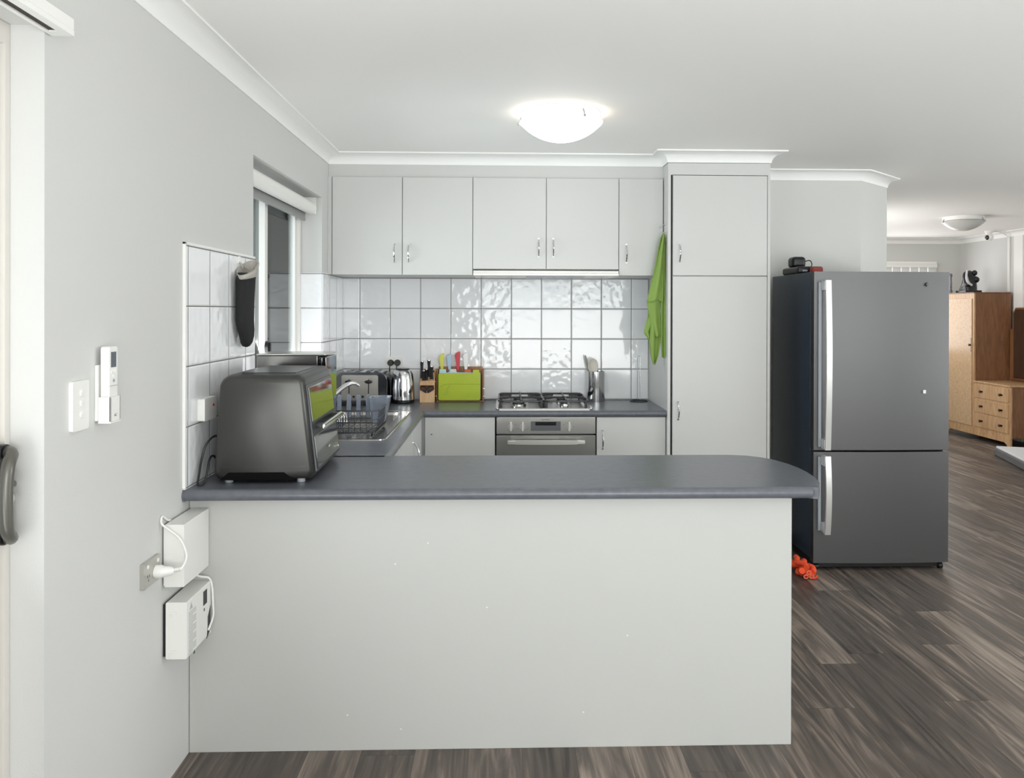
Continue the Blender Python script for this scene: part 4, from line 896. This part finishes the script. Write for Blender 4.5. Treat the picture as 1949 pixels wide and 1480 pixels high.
# ------------------------------------------------------------------ far room
wd = thing('combination_wardrobe', 'light oak wardrobe with attached drawers in the far room', 'wardrobe', (6.74, 3.82, 0))
X0, X1, Y0, Y1, YM = 6.525, 6.965, 3.18, 4.45, 3.865
HT, HL = 1.715, .690
MB().box(X0+.02, X1, YM, Y1, .12, HT-.012, .003).build('wardrobe_body', OAKD, wd, 'brown side panel')
MB().box(X0+.004, X0+.022, YM, Y1, .11, HT-.012, .002).build('face_frame', OAK, wd)
MB().box(X0-.004, X1+.0, YM-.006, Y1+.006, HT-.012, HT, .003).build('top_board', OAKD, wd)
dd = MB().box(X0-.006, X0+.004, YM+.035, Y1-.05, .16, HT-.075, .003).build('door', BURL, wd, 'figured oak door')
kb = MB().tube([(X0-.006, YM+.062, 1.10), (X0-.020, YM+.062, 1.10), (X0-.026, YM+.062, 1.10)], [.007, .016, .010], 14).build('knob', mat('bronze', (60, 44, 34), .35, .6), dd, 'dark turned knob')
MB().box(X0-.008, X0-.005, YM+.042, YM+.048, 1.02, 1.18).build('key_plate', BLACK, dd)
MB().box(X0+.02, X1, Y0+.004, YM-.001, .12, HL-.018, .003).build('drawer_body', OAKD, wd)
MB().box(X0+.004, X0+.022, Y0+.002, YM-.001, .11, HL-.018, .002).build('drawer_frame', OAK, wd)
MB().box(X0-.010, X1, Y0-.010, YM-.001, HL-.018, HL, .005).build('drawer_top', OAK, wd)
BRZ = bpy.data.materials['bronze']
for k in range(3):
    z0 = .165+k*.168
    d_ = MB().box(X0-.006, X0+.004, Y0+.028, YM-.022, z0, z0+.150, .003).build('drawer', OAK, wd)
    for y in (Y0+.165, YM-.155):
        MB().box(X0-.009, X0-.006, y-.035, y+.035, z0+.066, z0+.084, .001).tube([(X0-.006, y, z0+.075), (X0-.022, y, z0+.075), (X0-.030, y, z0+.075)], [.008, .017, .008], 12).build('knob', BRZ, d_, 'bronze drawer knob')
apr = [(Y0+.002, .0), (Y0+.045, .0), (Y0+.065, .045), (Y0+.11, .065), (YM+.47, .065), (YM+.52, .045), (YM+.545, .0), (Y1, 0), (Y1, .115), (Y0+.002, .115)]
MB().prism(apr, X0, X0+.022, 'X').build('bracket_plinth', OAK, wd)
MB().box(X1-.04, X1, Y0+.01, Y0+.05, 0, .12).box(X1-.04, X1, Y1-.05, Y1-.01, 0, .12).build('rear_feet', OAKD, wd)
mo = [(YM-.025, HL), (YM-.025, HL+.60), (YM-.075, HL+.60), (YM-.075, HL+.785), (YM-.125, HL+.845), (Y0+.10, HL+.845), (Y0+.02, HL+.785), (Y0+.02, HL)]
mf = MB().prism(mo, X1-.028, X1-.008, 'X', .002).build('mirror_board', OAKD, wd, 'brown board with clipped corners')
mi = [(YM-.095, HL+.02), (YM-.095, HL+.775), (YM-.132, HL+.825), (Y0+.105, HL+.825), (Y0+.04, HL+.775), (Y0+.04, HL+.02)]
MB().prism(mi, X1-.0295, X1-.0275, 'X').build('mirror_glass', mat('aged_mirror', (150, 140, 130), .12, 1), mf)
MB().box(X1-.06, X1-.03, Y0+.03, YM-.06, HL+.025, HL+.036).build('mirror_ledge', OAKD, mf)
to.rotation_euler.z = R(1.5)

st = thing('dark_sculpture', 'black rocky sculpture on a plinth on top of the wardrobe', 'sculpture', (6.74, 4.0, HT))
BS = mat('black_resin', (26, 27, 32), .25, bump=.8, bscale=40)
mb = MB(); cy0 = 4.27
mb.box(6.60, 6.80, cy0-.11, cy0+.11, HT, HT+.03, .006)
mb.loft([[(6.70+r*cos(2*pi*k/20)*(1+.18*sin(3*2*pi*k/20+z*20)), cy0+r*sin(2*pi*k/20)*(1+.14*cos(4*2*pi*k/20+z*31)), HT+z) for k in range(20)] for z, r in ((.03, .095), (.06, .088), (.10, .080), (.15, .076), (.20, .070), (.24, .055), (.265, .032), (.272, .008))])
sx_ = 0; mb.ball((6.745, cy0-.045, HT+.24), .032, .03, .034); mb.ball((6.755, cy0-.05, HT+.16), .045, .04, .04); mb.ball((6.66, cy0-.06, HT+.10), .04, .035, .035)
mb.build('sculpture', BS, st, ang=60)
MB().tube(smooth_path([(6.63, cy0-.085, HT+.27), (6.615, cy0-.10, HT+.20), (6.63, cy0-.105, HT+.13), (6.68, cy0-.10, HT+.09)], 5), [.012]*6+[.016]*6+[.013]*4, 10).build('pale_band', mat('pale_band', (206, 204, 206), .4), st, 'curved pale band')
sl = thing('slender_ornament', 'slender grey ornament on the wardrobe at the fridge edge', 'ornament', (6.56, 4.42, HT))
MB().lathe([(0, HT), (.022, HT), (.024, HT+.02), (.015, HT+.05), (.017, HT+.12), (.014, HT+.19), (.022, HT+.215), (.018, HT+.235), (0, HT+.245)], 6.56, 4.42, 16).build('ornament', mat('mottled_grey', (120, 116, 122), .3, var=.4, vscale=40), sl)

cc = thing('security_camera', 'small white dome security camera on the far ceiling', 'security camera', (6.74, 3.94, CH))
MB().lathe([(0, CH), (.045, CH), (.045, CH-.02), (.025, CH-.045), (0, CH-.045)], 6.72, 3.9, 24).build('mount', WPL, cc)
MB().ball((6.715, 3.88, CH-.075), .044, .044, .044, 24).build('housing', WPL, cc)
MB().ball((6.680, 3.868, CH-.080), .022, .028, .030, 20).build('lens', BLACKG, cc, 'black lens')
cd = MB().box(6.982, 6.999, 3.93, 3.965, 1.72, CH-.066, .002).build('cable_conduit', WPL); tag(cd, 'white cable conduit running down the right wall of the far room', 'conduit')
cb_ = MB().tube(smooth_path([(6.76, 3.9, CH-.01), (6.84, 3.91, CH-.008), (6.93, 3.94, CH-.03), (6.985, 3.948, CH-.07)], 6), .006, 8).build('camera_cable', WPL); tag(cb_, 'white cable looping from the ceiling camera to the wall conduit', 'cable')
S('trim_7', MB().box(6.992, 7.0, 3.70, 3.86, 0, CH-.064), WHITE)

mbm = thing('floor_mattress', 'pet mattress with grey sides and pale top on the floor', 'mattress', (6.3, 2.4, 0))
rz = Matrix.Rotation(R(0), 3, 'Z')
mpts = [(6.16, 2.88), (5.93, 2.04), (6.55, 1.75), (6.85, 2.62)]
MB().prism(mpts, .001, .075, 'Z', .012, 3).build('base', mat('grey_canvas', (98, 98, 100), .9, bump=.8, bscale=30), mbm)
MB().prism([(6.17, 2.865), (5.945, 2.055), (6.54, 1.775), (6.83, 2.605)], .073, .098, 'Z', .010, 3).build('cushion', mat('pale_fleece', (206, 206, 208), .95, bump=.5, bscale=60), mbm, 'pale cushion')
